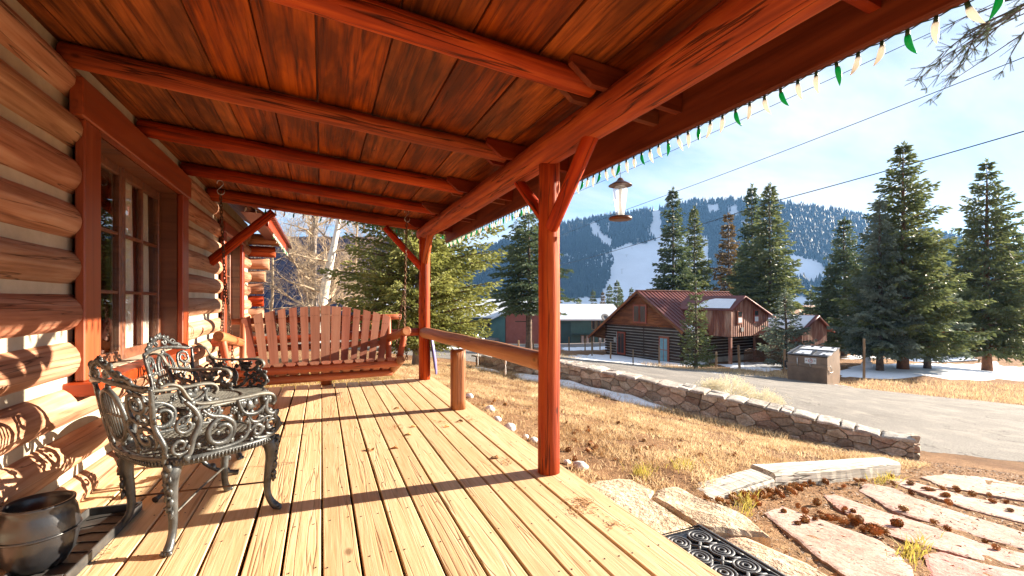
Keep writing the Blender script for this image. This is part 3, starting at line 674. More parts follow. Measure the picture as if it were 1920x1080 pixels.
# ------------------------------------------------------------------ porch deck
PITCH = 0.1512 * CS * EYE                  # deck board and gap
deck = thing('porch_deck', (0, 0, 0), kind='structure')
DY0, DY1 = -2.4, 6.50
bw = PITCH - 0.011
for v in range(4):
    b = MB(); L = DY1 - DY0; rn = random.Random(v)
    b.bbox((0, -bw/2, -0.036), (L, bw/2, 0), 0.004); globals()['dk%d' % v] = b.mesh('plank', [MT['deck']])
for i in range(-9, 9):
    xc = PITCH * (i + 0.5) - 0.0012 + 0.0035
    if i == 8: xc -= 0.0
    M = Matrix.Translation((xc, DY0 + random.uniform(-.004, .004), random.uniform(-.0012, .0012))) @ Matrix.Rotation(R(90) + random.uniform(-.0006, .0006), 4, 'Z')
    put('plank', globals()['dk%d' % (i % 4)], None, deck, M)
xo = PITCH * 9 + 0.006
beam_box('edge_board', (xo + 0.010 + PITCH*0.05, DY0, -0.018), (xo + 0.010 + PITCH*0.05, DY1 + 0.03, -0.018), PITCH * 1.05, 0.036, MT['deck'], deck)
beam_box('rim_joist', (xo + 0.07, DY0, -0.13), (xo + 0.07, DY1 - 0.02, -0.13), 0.04, 0.18, MT['fascia'], deck)
beam_box('end_joist', (-1.3, DY1 - 0.06, -0.13), (1.45, DY1 - 0.06, -0.13), 0.04, 0.18, MT['fascia'], deck)
b = MB()
for i in range(-9, 10):
    for yy in np.arange(-0.4, 6.6, 0.405):
        for s in (-0.045, 0.045):
            x = PITCH * (i + 0.5) + s + random.uniform(-.012, .012); y = yy + random.uniform(-.015, .015)
            b.lathe([(0.0042, 0.0003), (0.004, 0.0016)], 6, (x, y, 0), False)
b.put('nails', MT['wire'], deck, kind='stuff')
# ------------------------------------------------------------------ log porch: posts, beam, rafters, ceiling, rails
porch = thing('log_porch', (1.35, 2.59, 0), 'red stained log porch frame with plank ceiling over the wooden deck', 'porch')
PX = 1.35
ZB = 2.06                                  # beam centre
def zc(X): return 2.452 - 0.088 * (X + 1.3)  # underside of the ceiling planks
log('post', (PX, 2.60, 0.001), (PX + 0.005, 2.60, 1.99), 0.072, MT['log'], porch, 0.066, 11, 0.035)
log('post', (1.335, 6.34, 0.001), (1.335, 6.34, 1.98), 0.082, MT['log'], porch, 0.076, 12, 0.035)
log('beam', (1.352, -2.3, ZB + 0.01), (1.345, 6.52, ZB - 0.004), 0.105, MT['log'], porch, 0.094, 13, 0.03, n=22)
# braces in the line of the beam
log('brace', atX(1034, 418, PX - 0.01) + Vector((0, 0, -0.03)), atX(1113, 262, PX - 0.01) + Vector((0, 0, 0.05)), 0.042, MT['log'], porch, 0.045, 14)
log('brace', atX(1018, 405, PX), atX(962, 338, PX) + Vector((0, 0, 0.05)), 0.040, MT['log'], porch, 0.040, 15)
log('brace', (1.335, 6.33, 1.60), (1.34, 5.97, 2.02), 0.045, MT['log'], porch, 0.045, 16)
log('brace', (1.30, 6.34, 1.55), (0.80, 6.35, 2.10), 0.045, MT['log'], porch, 0.043, 17)
log('brace', atY(393, 492, 6.32), atY(512, 398, 6.32), 0.058, MT['log'], porch, 0.05, 18)
RY_ = [-1.35, -0.25, 0.84, 1.92, 3.08, 4.16, 5.28, 6.36]
for i, y in enumerate(RY_):
    r = 0.058 if i < 7 else 0.072
    log('rafter', (-1.24, y, zc(-1.24) - r - 0.004), (1.24, y, zc(1.24) - r - 0.004), r * 1.05, MT['rafter'], porch, r * 0.98, 30 + i, 0.035)
    for s in (-1, 1):
        if i == 7 and s == 1: continue
        yy = y + s * 0.088
        p0 = Vector((1.06, yy, zc(1.06) - 0.062)); p1 = Vector((1.712, yy, zc(1.712) - 0.062))
        b = MB(); L = (p1 - p0).length
        b.add([(0,-.019,.055),(L,-.019,.055),(L,-.019,-.055),(.12,-.019,-.055),(0,-.019,.02),(0,.019,.055),(L,.019,.055),(L,.019,-.055),(.12,.019,-.055),(0,.019,.02)],
              [(0,4,3,2,1),(5,6,7,8,9),(0,1,6,5),(1,2,7,6),(2,3,8,7),(3,4,9,8),(4,0,5,9)])
        b.put('outrigger', MT['fascia'], porch, frame(p0, p1))
ceil = thing('ceiling', (0, 2, 2.4)); ceil.parent = porch; ceil.matrix_basis = PW[porch.name].inverted() @ PW[ceil.name]
XJ = [-1.42, -1.17, -.894, -.557, -.284, -.02, .303, .62, .94, 1.25, 1.50, 1.715]
for i in range(len(XJ) - 1):
    x0, x1 = XJ[i] + 0.003, XJ[i+1] - 0.003
    if i % 3 == 1: x1 -= 0.004
    xm = (x0 + x1) / 2; w = x1 - x0; dz = random.uniform(0, 0.004)
    b = MB(); b.bbox((0, -w/2, 0), (9.0, w/2, 0.022), 0.003)
    M = Matrix.Translation((xm, -2.35, zc(xm) + dz)) @ Matrix.Rotation(R(90), 4, 'Z') @ Matrix.Rotation(math.atan(0.088), 4, 'X')
    b.put('plank', MT['ceiling'], ceil, M)
b = MB(); b.add([(-1.7,-2.4,zc(-1.7)+.03),(1.8,-2.4,zc(1.8)+.03),(1.8,6.72,zc(1.8)+.03),(-1.7,6.72,zc(-1.7)+.03),(-1.7,-2.4,zc(-1.7)+.07),(1.8,-2.4,zc(1.8)+.07),(1.8,6.72,zc(1.8)+.07),(-1.7,6.72,zc(-1.7)+.07)],
      [(3,2,1,0),(4,5,6,7),(0,1,5,4),(1,2,6,5),(2,3,7,6),(3,0,4,7)])
b.put('roofing', MT['redmetal'], porch)
FX = 1.735
beam_box('fascia', (FX, -2.3, 2.085), (FX, 6.68, 2.085), 0.036, 0.215, MT['fascia'], porch)
beam_box('fascia', (-1.25, 6.70, zc(-1.25) - 0.03), (FX + 0.02, 6.70, zc(FX) - 0.03), 0.034, 0.12, MT['fascia'], porch)
# rails
log('handrail', (1.335, 6.30, 0.655), (1.34, 2.64, 0.705), 0.080, MT['rail'], porch, 0.062, 41, 0.05)
log('handrail', (-1.2, 6.38, 0.60), (1.28, 6.38, 0.665), 0.052, MT['swinglog'], porch, 0.055, 42, 0.03)
def split_post(name, x, y, z1, w, d, seed):
    b = MB(); rn = random.Random(seed)
    prof = []
    for k in range(18):
        a = 2*math.pi*k/18; ca, sa = math.cos(a), math.sin(a)
        q = 1 / max(abs(ca), abs(sa)); q = min(q, 1.16); rad = 0.5 * q * (1 + 0.03*rn.uniform(-1, 1))
        prof.append((ca * rad * w, sa * rad * d))
    v = []; f = []; m = 6
    for i in range(m + 1):
        z = z1 * i / m
        for (px, py) in prof: v.append((z, px * (1 + 0.02*rn.uniform(-1, 1)), py * (1 + 0.02*rn.uniform(-1, 1))))
    n = 18
    for i in range(m):
        for k in range(n): f.append((i*n+k, i*n+(k+1) % n, (i+1)*n+(k+1) % n, (i+1)*n+k))
    f.append(tuple(range(n))[::-1]); f.append(tuple(m*n+k for k in range(n)))
    b.add(v, f, False)
    b.sm = [len(q) == 4 for q in b.f]
    return b.put(name, MT['rail'], porch, frame((x, y, 0.002), (x, y, 1)))
split_post('rail_post', 1.285, 4.47, 0.60, 0.145, 0.13, 5)
split_post('rail_post', 0.06, 6.42, 0.55, 0.135, 0.12, 6)
def s_hook(parent, p, s=1.0, mat=None, rz=0.0):
    b = MB(); pts = []
    for i in range(9):
        a = R(200 - 230 * i / 8); pts.append((0.022*s*math.cos(a), 0, 0.022*s*math.sin(a)))
    for i in range(1, 9):
        a = R(150 + 230 * i / 8); pts.append((0.004*s + 0.026*s*math.cos(a), 0, -0.062*s + 0.03*s*math.sin(a)))
    b.tube(pts, 0.0035*s, 6)
    return b.put('hook', mat or MT['steel'], parent, Matrix.Translation(p) @ Matrix.Rotation(rz, 4, 'Z'))
s_hook(porch, (1.345, 4.02, 0.588), 1.0, MT['whitepaint'], R(75)); s_hook(porch, (1.345, 3.33, 0.605), 1.0, MT['whitepaint'], R(75))
# ------------------------------------------------------------------ log cabin (wall on the left)
cabin = thing('log_cabin', (-1.3, 4.5, -0.1), 'log cabin with cream chinking, red trimmed window and log corner', 'cabin')
WX = -1.305
WIN0, WIN1, WZ0, WZ1 = 3.18, 5.28, 0.66, 2.30        # window with its casing
WB0, WB1, WB2, WB3 = 7.05, 8.75, 0.50, 2.16
zl = [0.035 + 0.25 * i for i in range(10)]
for i, z in enumerate(zl):
    segs = [(-2.6, 9.75)]
    if WZ0 - 0.04 < z < WZ1 - 0.02: segs = [(-2.6, WIN0 + 0.05), (WIN1 - 0.05, 9.75)]
    out = []
    for a, c in segs:
        if WB2 < z < WB3 and a < WB0 < c: out += [(a, WB0 + 0.03), (WB1 - 0.03, c)]
        else: out.append((a, c))
    for a, c in out:
        r = random.uniform(0.100, 0.109)
        log('log', (WX, a, z + random.uniform(-.004, .004)), (WX, c, z + random.uniform(-.004, .004)), r, MT['wall_log'], cabin, r * random.uniform(0.96, 1.04), None, 0.035)
b = MB()
for (y0, y1, z0, z1) in ((-2.6, WIN0 + 0.06, -0.1, 2.52), (WIN0 + 0.06, WIN1 - 0.06, -0.1, WZ0), (WIN0 + 0.06, WIN1 - 0.06, WZ1 - .03, 2.52), (WIN1 - 0.06, WB0 + .04, -0.1, 2.52),
                         (WB0 + .04, WB1 - .04, -0.1, WB2), (WB0 + .04, WB1 - .04, WB3, 2.52), (WB1 - .04, 9.7, -0.1, 2.52)):
    b.box((WX - 0.1, y0, z0), (WX + 0.042, y1, z1))
b.put('chinking', MT['chink'], cabin)
# corner logs of the end wall, running out past the corner, longer towards the eave
YC = 9.78
for i in range(10):
    z = 0.15 + 0.235 * i
    xe = -1.02 if z < 1.3 else -1.02 + 0.42 * ((z - 1.3) / 1.1) ** 1.8
    log('corner_log', (-3.2, YC, z), (xe, YC, z), 0.112, MT['wall_log'] if i % 4 else MT['rafter'], cabin, 0.105, 70 + i, 0.03)
b = MB(); b.box((-3.2, YC - 0.045, -.1), (-1.25, YC + 0.05, 2.5)); b.put('end_chinking', MT['chink'], cabin)
# eave of the cabin roof beyond the porch
EX = -0.66
b = MB(); b.add([(EX,6.75,2.20),(EX,10.75,2.20),(-4.6,10.75,4.9),(-4.6,6.75,4.9),(EX,6.75,2.24),(EX,10.75,2.24),(-4.6,10.75,4.94),(-4.6,6.75,4.94)],
      [(0,1,2,3),(7,6,5,4),(0,4,5,1),(1,5,6,2),(2,6,7,3),(3,7,4,0)]); b.put('eave_soffit', MT['ceiling'], cabin)
beam_box('eave_board', (EX, 6.76, 2.155), (EX, 10.75, 2.155), 0.04, 0.15, MT['trim'], cabin)
b = MB()
for i in range(26):
    y = 6.8 + i * 0.155
    b.box((EX + 0.02, y, 2.215), (EX + 0.075, y + 0.11, 2.262))
b.box((EX - 0.3, 6.72, 2.245), (EX + 0.05, 10.78, 2.252), None); b.put('roof_edge', MT['redmetal'], cabin)
# ---------------------------------------------------------------- windows
def window(y0, y1, z0, z1, cw, hh, sashes, name='window'):
    w = thing(name, (WX, (y0 + y1) / 2, z0)); w.parent = cabin; w.matrix_basis = PW[cabin.name].inverted() @ PW[w.name]
    fx = WX + 0.115                        # face of the casing
    beam_box('casing', (fx - 0.02, y0 + cw/2, z0), (fx - 0.02, y0 + cw/2, z1 - hh), cw, 0.045, MT['trim'], w, up=(1, 0, 0))
    beam_box('casing', (fx - 0.02, y1 - cw/2, z0), (fx - 0.02, y1 - cw/2, z1 - hh), cw, 0.045, MT['trim'], w, up=(1, 0, 0))
    beam_box('header', (fx - 0.012, y0 - 0.06, z1 - hh/2), (fx - 0.012, y1 + 0.03, z1 - hh/2), hh, 0.06, MT['trim'], w, up=(1, 0, 0))
    b = MB(); b.bbox((WX - 0.16, y0 - 0.05, z0 - 0.075), (fx + 0.075, y1 + 0.05, z0 - 0.002), 0.008); b.put('sill', MT['trim'], w)
    iy0, iy1, iz0, iz1 = y0 + cw - 0.01, y1 - cw + 0.01, z0, z1 - hh
    gx = WX - 0.10                         # window plane
    b = MB()
    b.box((gx - 0.05, iy0 - 0.03, iz0), (fx - 0.046, iy0, iz1 + .02)); b.box((gx - 0.05, iy1, iz0), (fx - 0.046, iy1 + 0.03, iz1 + .02)); b.box((gx - 0.05, iy0, iz1), (fx - 0.046, iy1, iz1 + 0.03))
    b.put('jamb', MT['sash'], w)
    W0 = (iy1 - iy0) / sashes
    for s in range(sashes):
        a, c = iy0 + s * W0, iy0 + (s + 1) * W0
        st = 0.055
        fr = MB()
        fr.bbox((gx, a + 0.004, iz0), (gx + 0.045, a + st, iz1), 0.006); fr.bbox((gx, c - st, iz0), (gx + 0.045, c - 0.004, iz1), 0.006)
        fr.bbox((gx + .002, a + st, iz0), (gx + 0.043, c - st, iz0 + 0.075), 0.006); fr.bbox((gx + .002, a + st, iz1 - 0.07), (gx + 0.043, c - st, iz1), 0.006)
        sash = fr.put('sash', MT['sash'], w)
        ia, ic, ja, jc = a + st, c - st, iz0 + 0.075, iz1 - 0.07
        mm = (ia + ic) / 2
        b = MB(); b.bbox((gx + 0.006, mm - 0.016, ja), (gx + 0.038, mm + 0.016, jc), 0.004)
        for k in (1, 2):
            z = ja + (jc - ja) * k / 3
            b.bbox((gx + 0.008, ia, z - 0.012), (gx + 0.036, mm - 0.017, z + 0.012), 0.004); b.bbox((gx + 0.008, mm + 0.017, z - 0.012), (gx + 0.036, ic, z + 0.012), 0.004)
        b.put('muntin', MT['sash'], sash)
        for u0, u1 in ((ia, mm), (mm, ic)):
            for k in range(3):
                zz0 = ja + (jc - ja) * k / 3; zz1 = ja + (jc - ja) * (k + 1) / 3
                b = MB(); b.box((gx + 0.018, u0 + .001, zz0 + .001), (gx + 0.022, u1 - .001, zz1 - .001)); b.put('pane', MT['glass'], sash)
    # curtains hanging inside
    for (ca, cb) in ((iy0 + 0.02, iy0 + 0.62), (iy0 + 0.5*(iy1 - iy0) + 0.05, iy0 + 0.5*(iy1 - iy0) + 0.42), (iy1 - 0.26, iy1 - 0.10)):
        b = MB(); n = 40; v = []; f = []
        for k in range(n + 1):
            t = k / n; y = ca + (cb - ca) * t; x = gx - 0.04 + 0.020 * math.sin(t * 30) + 0.008 * math.sin(t * 71)
            v += [(x, y, iz0 - 0.05), (x + 0.004, y, iz0 + 0.6), (x - 0.004, ca + (y - ca) * 0.95, iz1 + 0.05)]
        for k in range(n):
            for j in (0, 1): f.append((k*3+j, k*3+3+j, k*3+4+j, k*3+1+j))
        b.add(v, f, True); b.put('curtain', MT['curtain'], w)
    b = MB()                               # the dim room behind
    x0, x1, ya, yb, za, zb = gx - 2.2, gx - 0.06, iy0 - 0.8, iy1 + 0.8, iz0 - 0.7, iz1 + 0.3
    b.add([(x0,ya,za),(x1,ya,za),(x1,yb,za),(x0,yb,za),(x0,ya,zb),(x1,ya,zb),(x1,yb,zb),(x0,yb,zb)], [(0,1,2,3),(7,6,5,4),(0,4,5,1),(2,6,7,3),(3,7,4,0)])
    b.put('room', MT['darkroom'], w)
    return w
window(WIN0, WIN1, WZ0, WZ1, 0.20, 0.21, 2)
window(WB0, WB1, WB2, WB3, 0.16, 0.14, 2)
# ------------------------------------------------------------------ porch swing
def chain_mesh(pts, link=0.045, r=0.0045):
    P = [Vector(p) for p in pts]; b = MB(); k = 0
    for a, c in zip(P[:-1], P[1:]):
        L = (c - a).length; n = max(1, round(L / (link * 0.74))); M0 = frame(a, c)
        for i in range(n):
            x = (i + 0.5) * L / n
            M = M0 @ Matrix.Translation((x, 0, 0)) @ Matrix.Rotation(R(90) * (k % 2) + 0.3, 4, 'X'); k += 1
            h = link / 2; w = link * 0.24
            ring = [(-h + w, w, 0), (h - w, w, 0), (h - w*0.3, w*0.7, 0), (h, 0, 0), (h - w*0.3, -w*0.7, 0), (h - w, -w, 0), (-h + w, -w, 0), (-h + w*0.3, -w*0.7, 0), (-h, 0, 0), (-h + w*0.3, w*0.7, 0)]
            b.tube(ring, r, 5, closed=True, M=M)
    return b
sw = thing('porch_swing', (-0.01, 5.38, 0.40), 'brown slatted log porch swing hanging on chains at the deck end', 'swing')
def S(x, y, z): return (x - 0.01, y + 0.045 * x, z)
log('front_rail', S(-0.80, 5.14, .402), S(0.80, 5.14, .410), 0.044, MT['swinglog'], sw, 0.046, 1)
log('rear_rail', S(-0.80, 5.60, .225), S(0.80, 5.60, .235), 0.046, MT['swinglog'], sw, 0.044, 2)
b = MB(); b.tube([(0, 0, 0), (0.60, 0, 0)], 0.0, 3); 
for i in range(14):
    x = -0.72 + 1.44 * i / 13; w = 0.096
    p0 = Vector(S(x, 5.085, .465)); p1 = Vector(S(x, 5.62, .285))
    L = (p1 - p0).length; b = MB(); v = []; f = []
    prof = [(-w/2, 0), (-w*0.36, -.022), (w*0.36, -.022), (w/2, 0), (w*0.46, .009), (0, .014), (-w*0.46, .009)]
    for xx in (0, L):
        for (yy, zz) in prof: v.append((xx, yy, zz))
    k = len(prof)
    for j in range(k): f.append((j, (j+1) % k, k + (j+1) % k, k + j))
    f += [tuple(range(k))[::-1], tuple(range(k, 2*k))]
    b.add(v, f); b.put('seat_slat', MT['swing'], sw, frame(p0, p1))
SW = [.062, .062, .072, .054, .056, .058, .074, .074, .074, .066, .054, .062, .062, .062]
for i in range(14):
    t = i / 13 * 2 - 1
    xb = t * 0.655; xt = t * 0.775; zt = 1.035 - 0.125 * abs(t) ** 1.9 + random.uniform(-.006, .006)
    p0 = Vector(S(xb, 5.64, .27)); p1 = Vector(S(xt, 5.90, zt)); d = (p1 - p0); L = d.length
    n = Vector((0, -1, 0.36)).normalized(); M = frame(p0, p1, n)
    w0, w1 = SW[i] * 1.16, SW[i] * 1.48
    b = MB(); dz = 0.004 * (i % 2)
    sl = 0.016 * t
    b.add([(0,-w0/2,-.01),(0,w0/2,-.01),(L+sl,w1/2,-.01),(L-sl,-w1/2,-.01),(0,-w0/2,.01),(0,w0/2,.01),(L+sl,w1/2,.01),(L-sl,-w1/2,.01)],
          [(3,2,1,0),(4,5,6,7),(0,1,5,4),(1,2,6,5),(2,3,7,6),(3,0,4,7)])
    o = b.put('back_slat', MT['swing'], sw, M @ Matrix.Translation((0, 0, dz)))
    b = MB()
    for s in (-.32, 0, .32): b.lathe([(.0032, .010), (.003, .0118)], 6, (L - .11, s * w1 * 0.8, 0), False)
    b.put('screws', MT['chain'], o, M @ Matrix.Translation((0, 0, dz + .0006)), kind='stuff')
log('back_rail', S(-0.93, 5.93, .865), S(0.96, 5.93, .895), 0.036, MT['swinglog'], sw, 0.036, 3)
log('back_rail', S(-0.80, 5.80, .56), S(0.80, 5.80, .575), 0.036, MT['swinglog'], sw, 0.036, 4)
for s in (-1, 1):
    log('side_log', S(s*0.82, 5.06, .445), S(s*0.82, 5.74, .235), 0.047, MT['rail'], sw, 0.045, 5)
    log('back_post', S(s*0.765, 5.62, .29), S(s*0.80, 5.93, .90), 0.036, MT['swinglog'], sw, 0.034, 6)
    log('armrest', S(s*0.885, 5.06, .765), S(s*0.80, 5.86, .625), 0.050, MT['rail'], sw, 0.046, 7)
    log('arm_post', S(s*0.875, 5.16, .735), S(s*0.825, 5.17, .44), 0.034, MT['swinglog'], sw, 0.034, 8)
    top = Vector((s*0.92 - 0.01, 5.30, 2.205 if s < 0 else 2.055)); mid = Vector((s*0.90, 5.36, 1.28))
    chain_mesh([top, mid, S(s*0.885, 5.20, .80), S(s*0.90, 5.14, .44)]).put('chain', MT['chain'], sw)
    chain_mesh([mid + Vector((0, .01, 0)), S(s*0.86, 5.62, .66), S(s*0.86, 5.60, .33)]).put('chain', MT['chain'], sw)
    s_hook(sw, top + Vector((0, 0, .07)), 1.25, MT['steel'], R(20))
# ------------------------------------------------------------------ cast iron chairs and table
def spiral(c, r0, a0, turns, r1=0.25, n=22, s=1):
    """points of a scroll in the x-z plane, from the outside in"""
    out = []
    for i in range(n + 1):
        t = i / n; a = a0 + s * 2 * math.pi * turns * t; r = r0 * (1 - (1 - r1) * t)
        out.append((c[0] + r * math.cos(a), c[1] + r * math.sin(a)))
    return out
def bez(p, n=10):
    """smooth curve through 2-D points"""
    out = []; q = [p[0]] + list(p) + [p[-1]]
    for i in range(1, len(q) - 2):
        for k in range(n):
            t = k / n; a, b_, c, d = q[i-1], q[i], q[i+1], q[i+2]
            out.append(tuple(0.5 * (2*b_[j] + (c[j]-a[j])*t + (2*a[j]-5*b_[j]+4*c[j]-d[j])*t*t + (3*b_[j]-a[j]-3*c[j]+d[j])*t**3) for j in range(len(a))))
    out.append(tuple(p[-1])); return out
def taper(n, r, e=0.5): return [r * (e + (1 - e) * math.sin(math.pi * (0.12 + 0.80 * i / max(1, n - 1)))) for i in range(n)]
def lattice(b, inside, x0, x1, y0, y1, z, sp=0.03, w=0.0055, h=0.003):
    """openwork of crossing bars clipped to an outline"""
    for ang in (R(45), R(-45)):
        ca, sa = math.cos(ang), math.sin(ang); R_ = max(abs(x0), abs(x1), abs(y0), abs(y1)) * 1.5
        k = -R_
        while k < R_:
            run = None; t = -R_
            while t <= R_ + 0.02:
                x, y = ca*t - sa*k, sa*t + ca*k
                ins = inside(x, y) and t <= R_
                if ins and run is None: run = t
                if not ins and run is not None:
                    if t - run > 0.02:
                        M = Matrix.Translation((0, 0, z + (0.0012 if ang > 0 else 0))) @ Matrix.Rotation(ang, 4, 'Z')
                        b.box((run, k - w, -h), (t - 0.004, k + w, h), M)
                    run = None
                t += 0.008
            k += sp
    return b
def seat_outline(n=60, a=0.285, bb=0.275, p=3.2):
    out = []
    for i in range(n):
        t = 2*math.pi*i/n; c, s = math.cos(t), math.sin(t)
        r = (abs(c)**p + abs(s)**p) ** (-1/p)
        out.append((a * r * c - 0.01, bb * r * s * (1.04 + 0.06 * c)))
    return out
def rose(b, c, r, seed=0):
    b.blob(c, r * 0.6, seed, 7, 5, 0.2)
    for k in range(6):
        a = k * math.pi / 3 + seed
        b.blob((c[0] + r*0.7*math.cos(a), c[1], c[2] + r*0.7*math.sin(a)), r * 0.42, seed + k, 6, 4, 0.2, (1, 0.7, 1))
def leaf(b, p, q, w):
    """pointed cast leaf lying along p-q in the x-z plane"""
    p = Vector((p[0], 0, p[1])); q = Vector((q[0], 0, q[1])); d = q - p; n = Vector((-d.z, 0, d.x)).normalized()
    m = p + d * 0.45
    v = [p, m + n*w, q, m - n*w, m + Vector((0, w*0.5, 0)), m - Vector((0, w*0.5, 0))]
    b.add(v, [(0,1,4),(1,2,4),(2,3,4),(3,0,4),(1,0,5),(2,1,5),(3,2,5),(0,3,5)], True)
def iron_chair(loc, rz, label, group):
    t = thing('iron_chair', loc, label, 'chair', group, rz)
    SZ = 0.405
    out = seat_outline()
    def ins(x, y):
        xx = (x + 0.01) / 0.262; yy = y / (0.262 * (1.03 + 0.05 * xx)); return abs(xx)**3.2 + abs(yy)**3.2 < 1
    b = MB(); lattice(b, ins, -.3, .3, -.3, .3, SZ, 0.027, 0.0058, 0.0035)
    b.tube([(x*0.90, y*0.90, SZ) for x, y in out], 0.007, 6, closed=True, flat=0.6)
    b.put('seat', MT['irontop'], t, local(t))
    b = MB(); n = len(out)
    v = []; f = []
    ringp = [(0.93, .004), (1.0, .007), (1.015, -.004), (1.0, -.030), (0.97, -.033), (0.95, -.006)]
    for k, z in ringp:
        for x, y in out: v.append((x*k, y*k, SZ + z))
    for i in range(len(ringp)):
        j = (i + 1) % len(ringp)
        for q in range(n): f.append((i*n+q, i*n+(q+1) % n, j*n+(q+1) % n, j*n+q))
    b.add(v, f, True)
    for i in range(0, n*2):
        a = i / 2; i0 = int(a) % n; i1 = (i0 + 1) % n; fr_ = a - int(a)
        x = out[i0][0]*(1-fr_) + out[i1][0]*fr_; y = out[i0][1]*(1-fr_) + out[i1][1]*fr_
        b.tube([(x*1.005, y*1.005, SZ - .002), (x*1.022, y*1.022, SZ - .013), (x*1.002, y*1.002, SZ - .027)], [.0035, .0055, .003], 5)
    b.put('apron', MT['iron'], t, local(t))
    # cabriole legs
    for sx in (1, -1):
        for sy in (1, -1):
            dxy = Vector((sx, sy * 0.85, 0)).normalized()
            base = Vector((sx * 0.212, sy * 0.195, 0))
            prof = [(-.012, SZ - .02, .030), (.006, .372, .036), (.022, .335, .033), (.024, .285, .027), (.014, .215, .0215), (.006, .14, .018), (.010, .085, .0165), (.026, .045, .0175), (.046, .020, .020), (.066, .012, .014)]
            b = MB(); pp = bez([(p[0], p[1], p[2]) for p in prof], 4)
            b.tube([base + dxy * p[0] + Vector((0, 0, p[1])) for p in pp], [p[2] for p in pp], 9)
            for k in range(9):      # leaf relief on the knee
                z = .375 - k * .026; o = .024 + .018 * max(0, 1 - k / 7)
                b.blob(tuple(base + dxy * (o + 0.012) + Vector((0, 0, z)) + Vector((-dxy.y, dxy.x, 0)) * (.007 * (-1) ** k)), .0125, k, 7, 5, 0.45, (1, 1, 1.5))
            for k in (-1, 0, 1):
                b.blob(tuple(base + dxy * 0.062 + Vector((-dxy.y, dxy.x, 0)) * (k * .013) + Vector((0, 0, .012))), .0115, k + 4, 6, 4, 0.1, (1.2, 1.2, 1))
            b.put('leg', MT['iron'], t, local(t))
    b = MB()
    b.tube([(-.215, -.20, .155), (0, 0, .162), (.215, .20, .155)], .0075, 6, flat=0.4); b.put('stretcher', MT['irontop'], t, local(t))
    b = MB()
    b.tube([(-.215, .20, .150), (0, 0, .150), (.215, -.20, .150)], .0045, 6); b.put('stretcher', MT['chain'], t, local(t))
    # sides: arm rail and scrolls under it
    for sy in (1, -1):
        Y0 = sy * 0.268
        def P(x, z): return (x, Y0 + sy * 0.012 * math.sin((z - SZ) * 9), z)
        arm = bez([(-.300, .735), (-.262, .742), (-.222, .725), (-.190, .672), (-.150, .640), (-.05, .632), (.06, .632), (.14, .634), (.192, .622), (.210, .592), (.196, .570)], 6)
        b = MB(); b.tube([(x, Y0, z) for x, z in arm], [.0135 + .006 * min(1, max(0, (x + .2) / .2)) for x, z in arm], 8, flat=0.55)
        b.put('armrest', MT['irontop'], t, local(t))
        b = MB()
        def C(pts, r=0.0085):
            b.tube([P(x, z) for x, z in pts], taper(len(pts), r * 1.1, 0.5), 6)
            for k in range(3, len(pts) - 2, 6):
                x, z = pts[k]; tx, tz_ = pts[k+1][0] - x, pts[k+1][1] - z; q = math.hypot(tx, tz_) or 1; sg = 1 if (k // 6) % 2 else -1
                b.blob(P(x + sg * tz_ / q * r * .8, z - sg * tx / q * r * .8), r * 1.25, k, 7, 5, .3, (1, .55, 1))
        C(bez([(-.205, .66), (-.165, .61), (-.150, .55), (-.175, .49), (-.185, .43), (-.21, SZ + .01)], 6), .013)
        C(spiral((-.205, .555), .045, R(60), 1.2, .25), .008); C(spiral((-.225, .47), .04, R(-30), 1.2, .25, s=-1), .008)
        C(bez([(-.14, .61), (-.10, .575), (-.05, .56), (-.005, .525), (.0, .47), (-.03, .43)], 6), .0115)
        C(spiral((-.055, .490), .068, R(75), 1.15, .45), .0125); C(spiral((-.10, .60), .026, R(0), 1.1, .3, s=-1), .006)
        C(bez([(-.12, .425), (-.06, .415), (.02, .42), (.06, .445), (.075, .49), (.065, .53)], 6), .010)
        C(bez([(.02, .625), (.035, .575), (.06, .55), (.11, .545), (.15, .575), (.165, .62)], 6), .011)
        C(bez([(.18, .615), (.157, .585), (.16, .545), (.19, .525), (.21, .54)], 6), .0125)
        C(bez([(.21, .54), (.205, .512), (.225, .48), (.22, .44), (.19, .42), (.16, .43)], 6), .0125)
        C(spiral((.185, .468), .036, R(-20), 1.0, .3), .009); C(spiral((.115, .455), .034, R(160), 1.1, .3, s=-1), .010)
        C(spiral((.13, .505), .022, R(-60), 1.1, .3), .007); C(bez([(.065, .55), (.085, .51), (.12, .50), (.16, .515), (.20, .51)], 6), .009)
        C(bez([(.10, .425), (.13, .415), (.17, .412), (.21, .415)], 5), .009)
        leaf(b, P(.02, .60)[::2], P(.12, .57)[::2], .026); 
        b2 = MB()
        for (x, z, r) in ((.075, .59, .024), (.045, .60, .018), (.105, .60, .018), (.06, .555, .012), (-.15, .455, .012), (-.015, .445, .012), (.065, .46, .013), (.09, .415, .012), (.15, .46, .012), (.21, .43, .013), (-.07, .49, .012), (.155, .53, .012), (-.19, .60, .012)):
            b.blob(P(x, z), r, int(x*1000) % 97, 7, 5, 0.25, (1, 0.45, 1))
        for (x, z) in ((-.13, .585), (.0, .58)): rose(b, P(x, z), .018, int(z*100))
        b.v = [(x, (y if abs(y) > 0.1 else Y0 + y), z) for x, y, z in b.v]
        b.put('side_scrollwork', MT['iron'], t, local(t))
    # back
    def Bk(y, z): return (-.262 - 0.22 * (z - SZ) - 0.05 * (1 - (y/.27)**2), y, z - .012 * (z > .74))
    b = MB()
    def D(pts, r=0.0085):
        b.tube([Bk(y, z) for y, z in pts], taper(len(pts), r, 0.5), 6)
        for k in range(4, len(pts) - 2, 6):
            y, z = pts[k]; p = Bk(y + .006 * (1 if k % 4 else -1), z); b.blob(p, r * 1.2, k, 7, 5, .3, (.6, 1, 1))
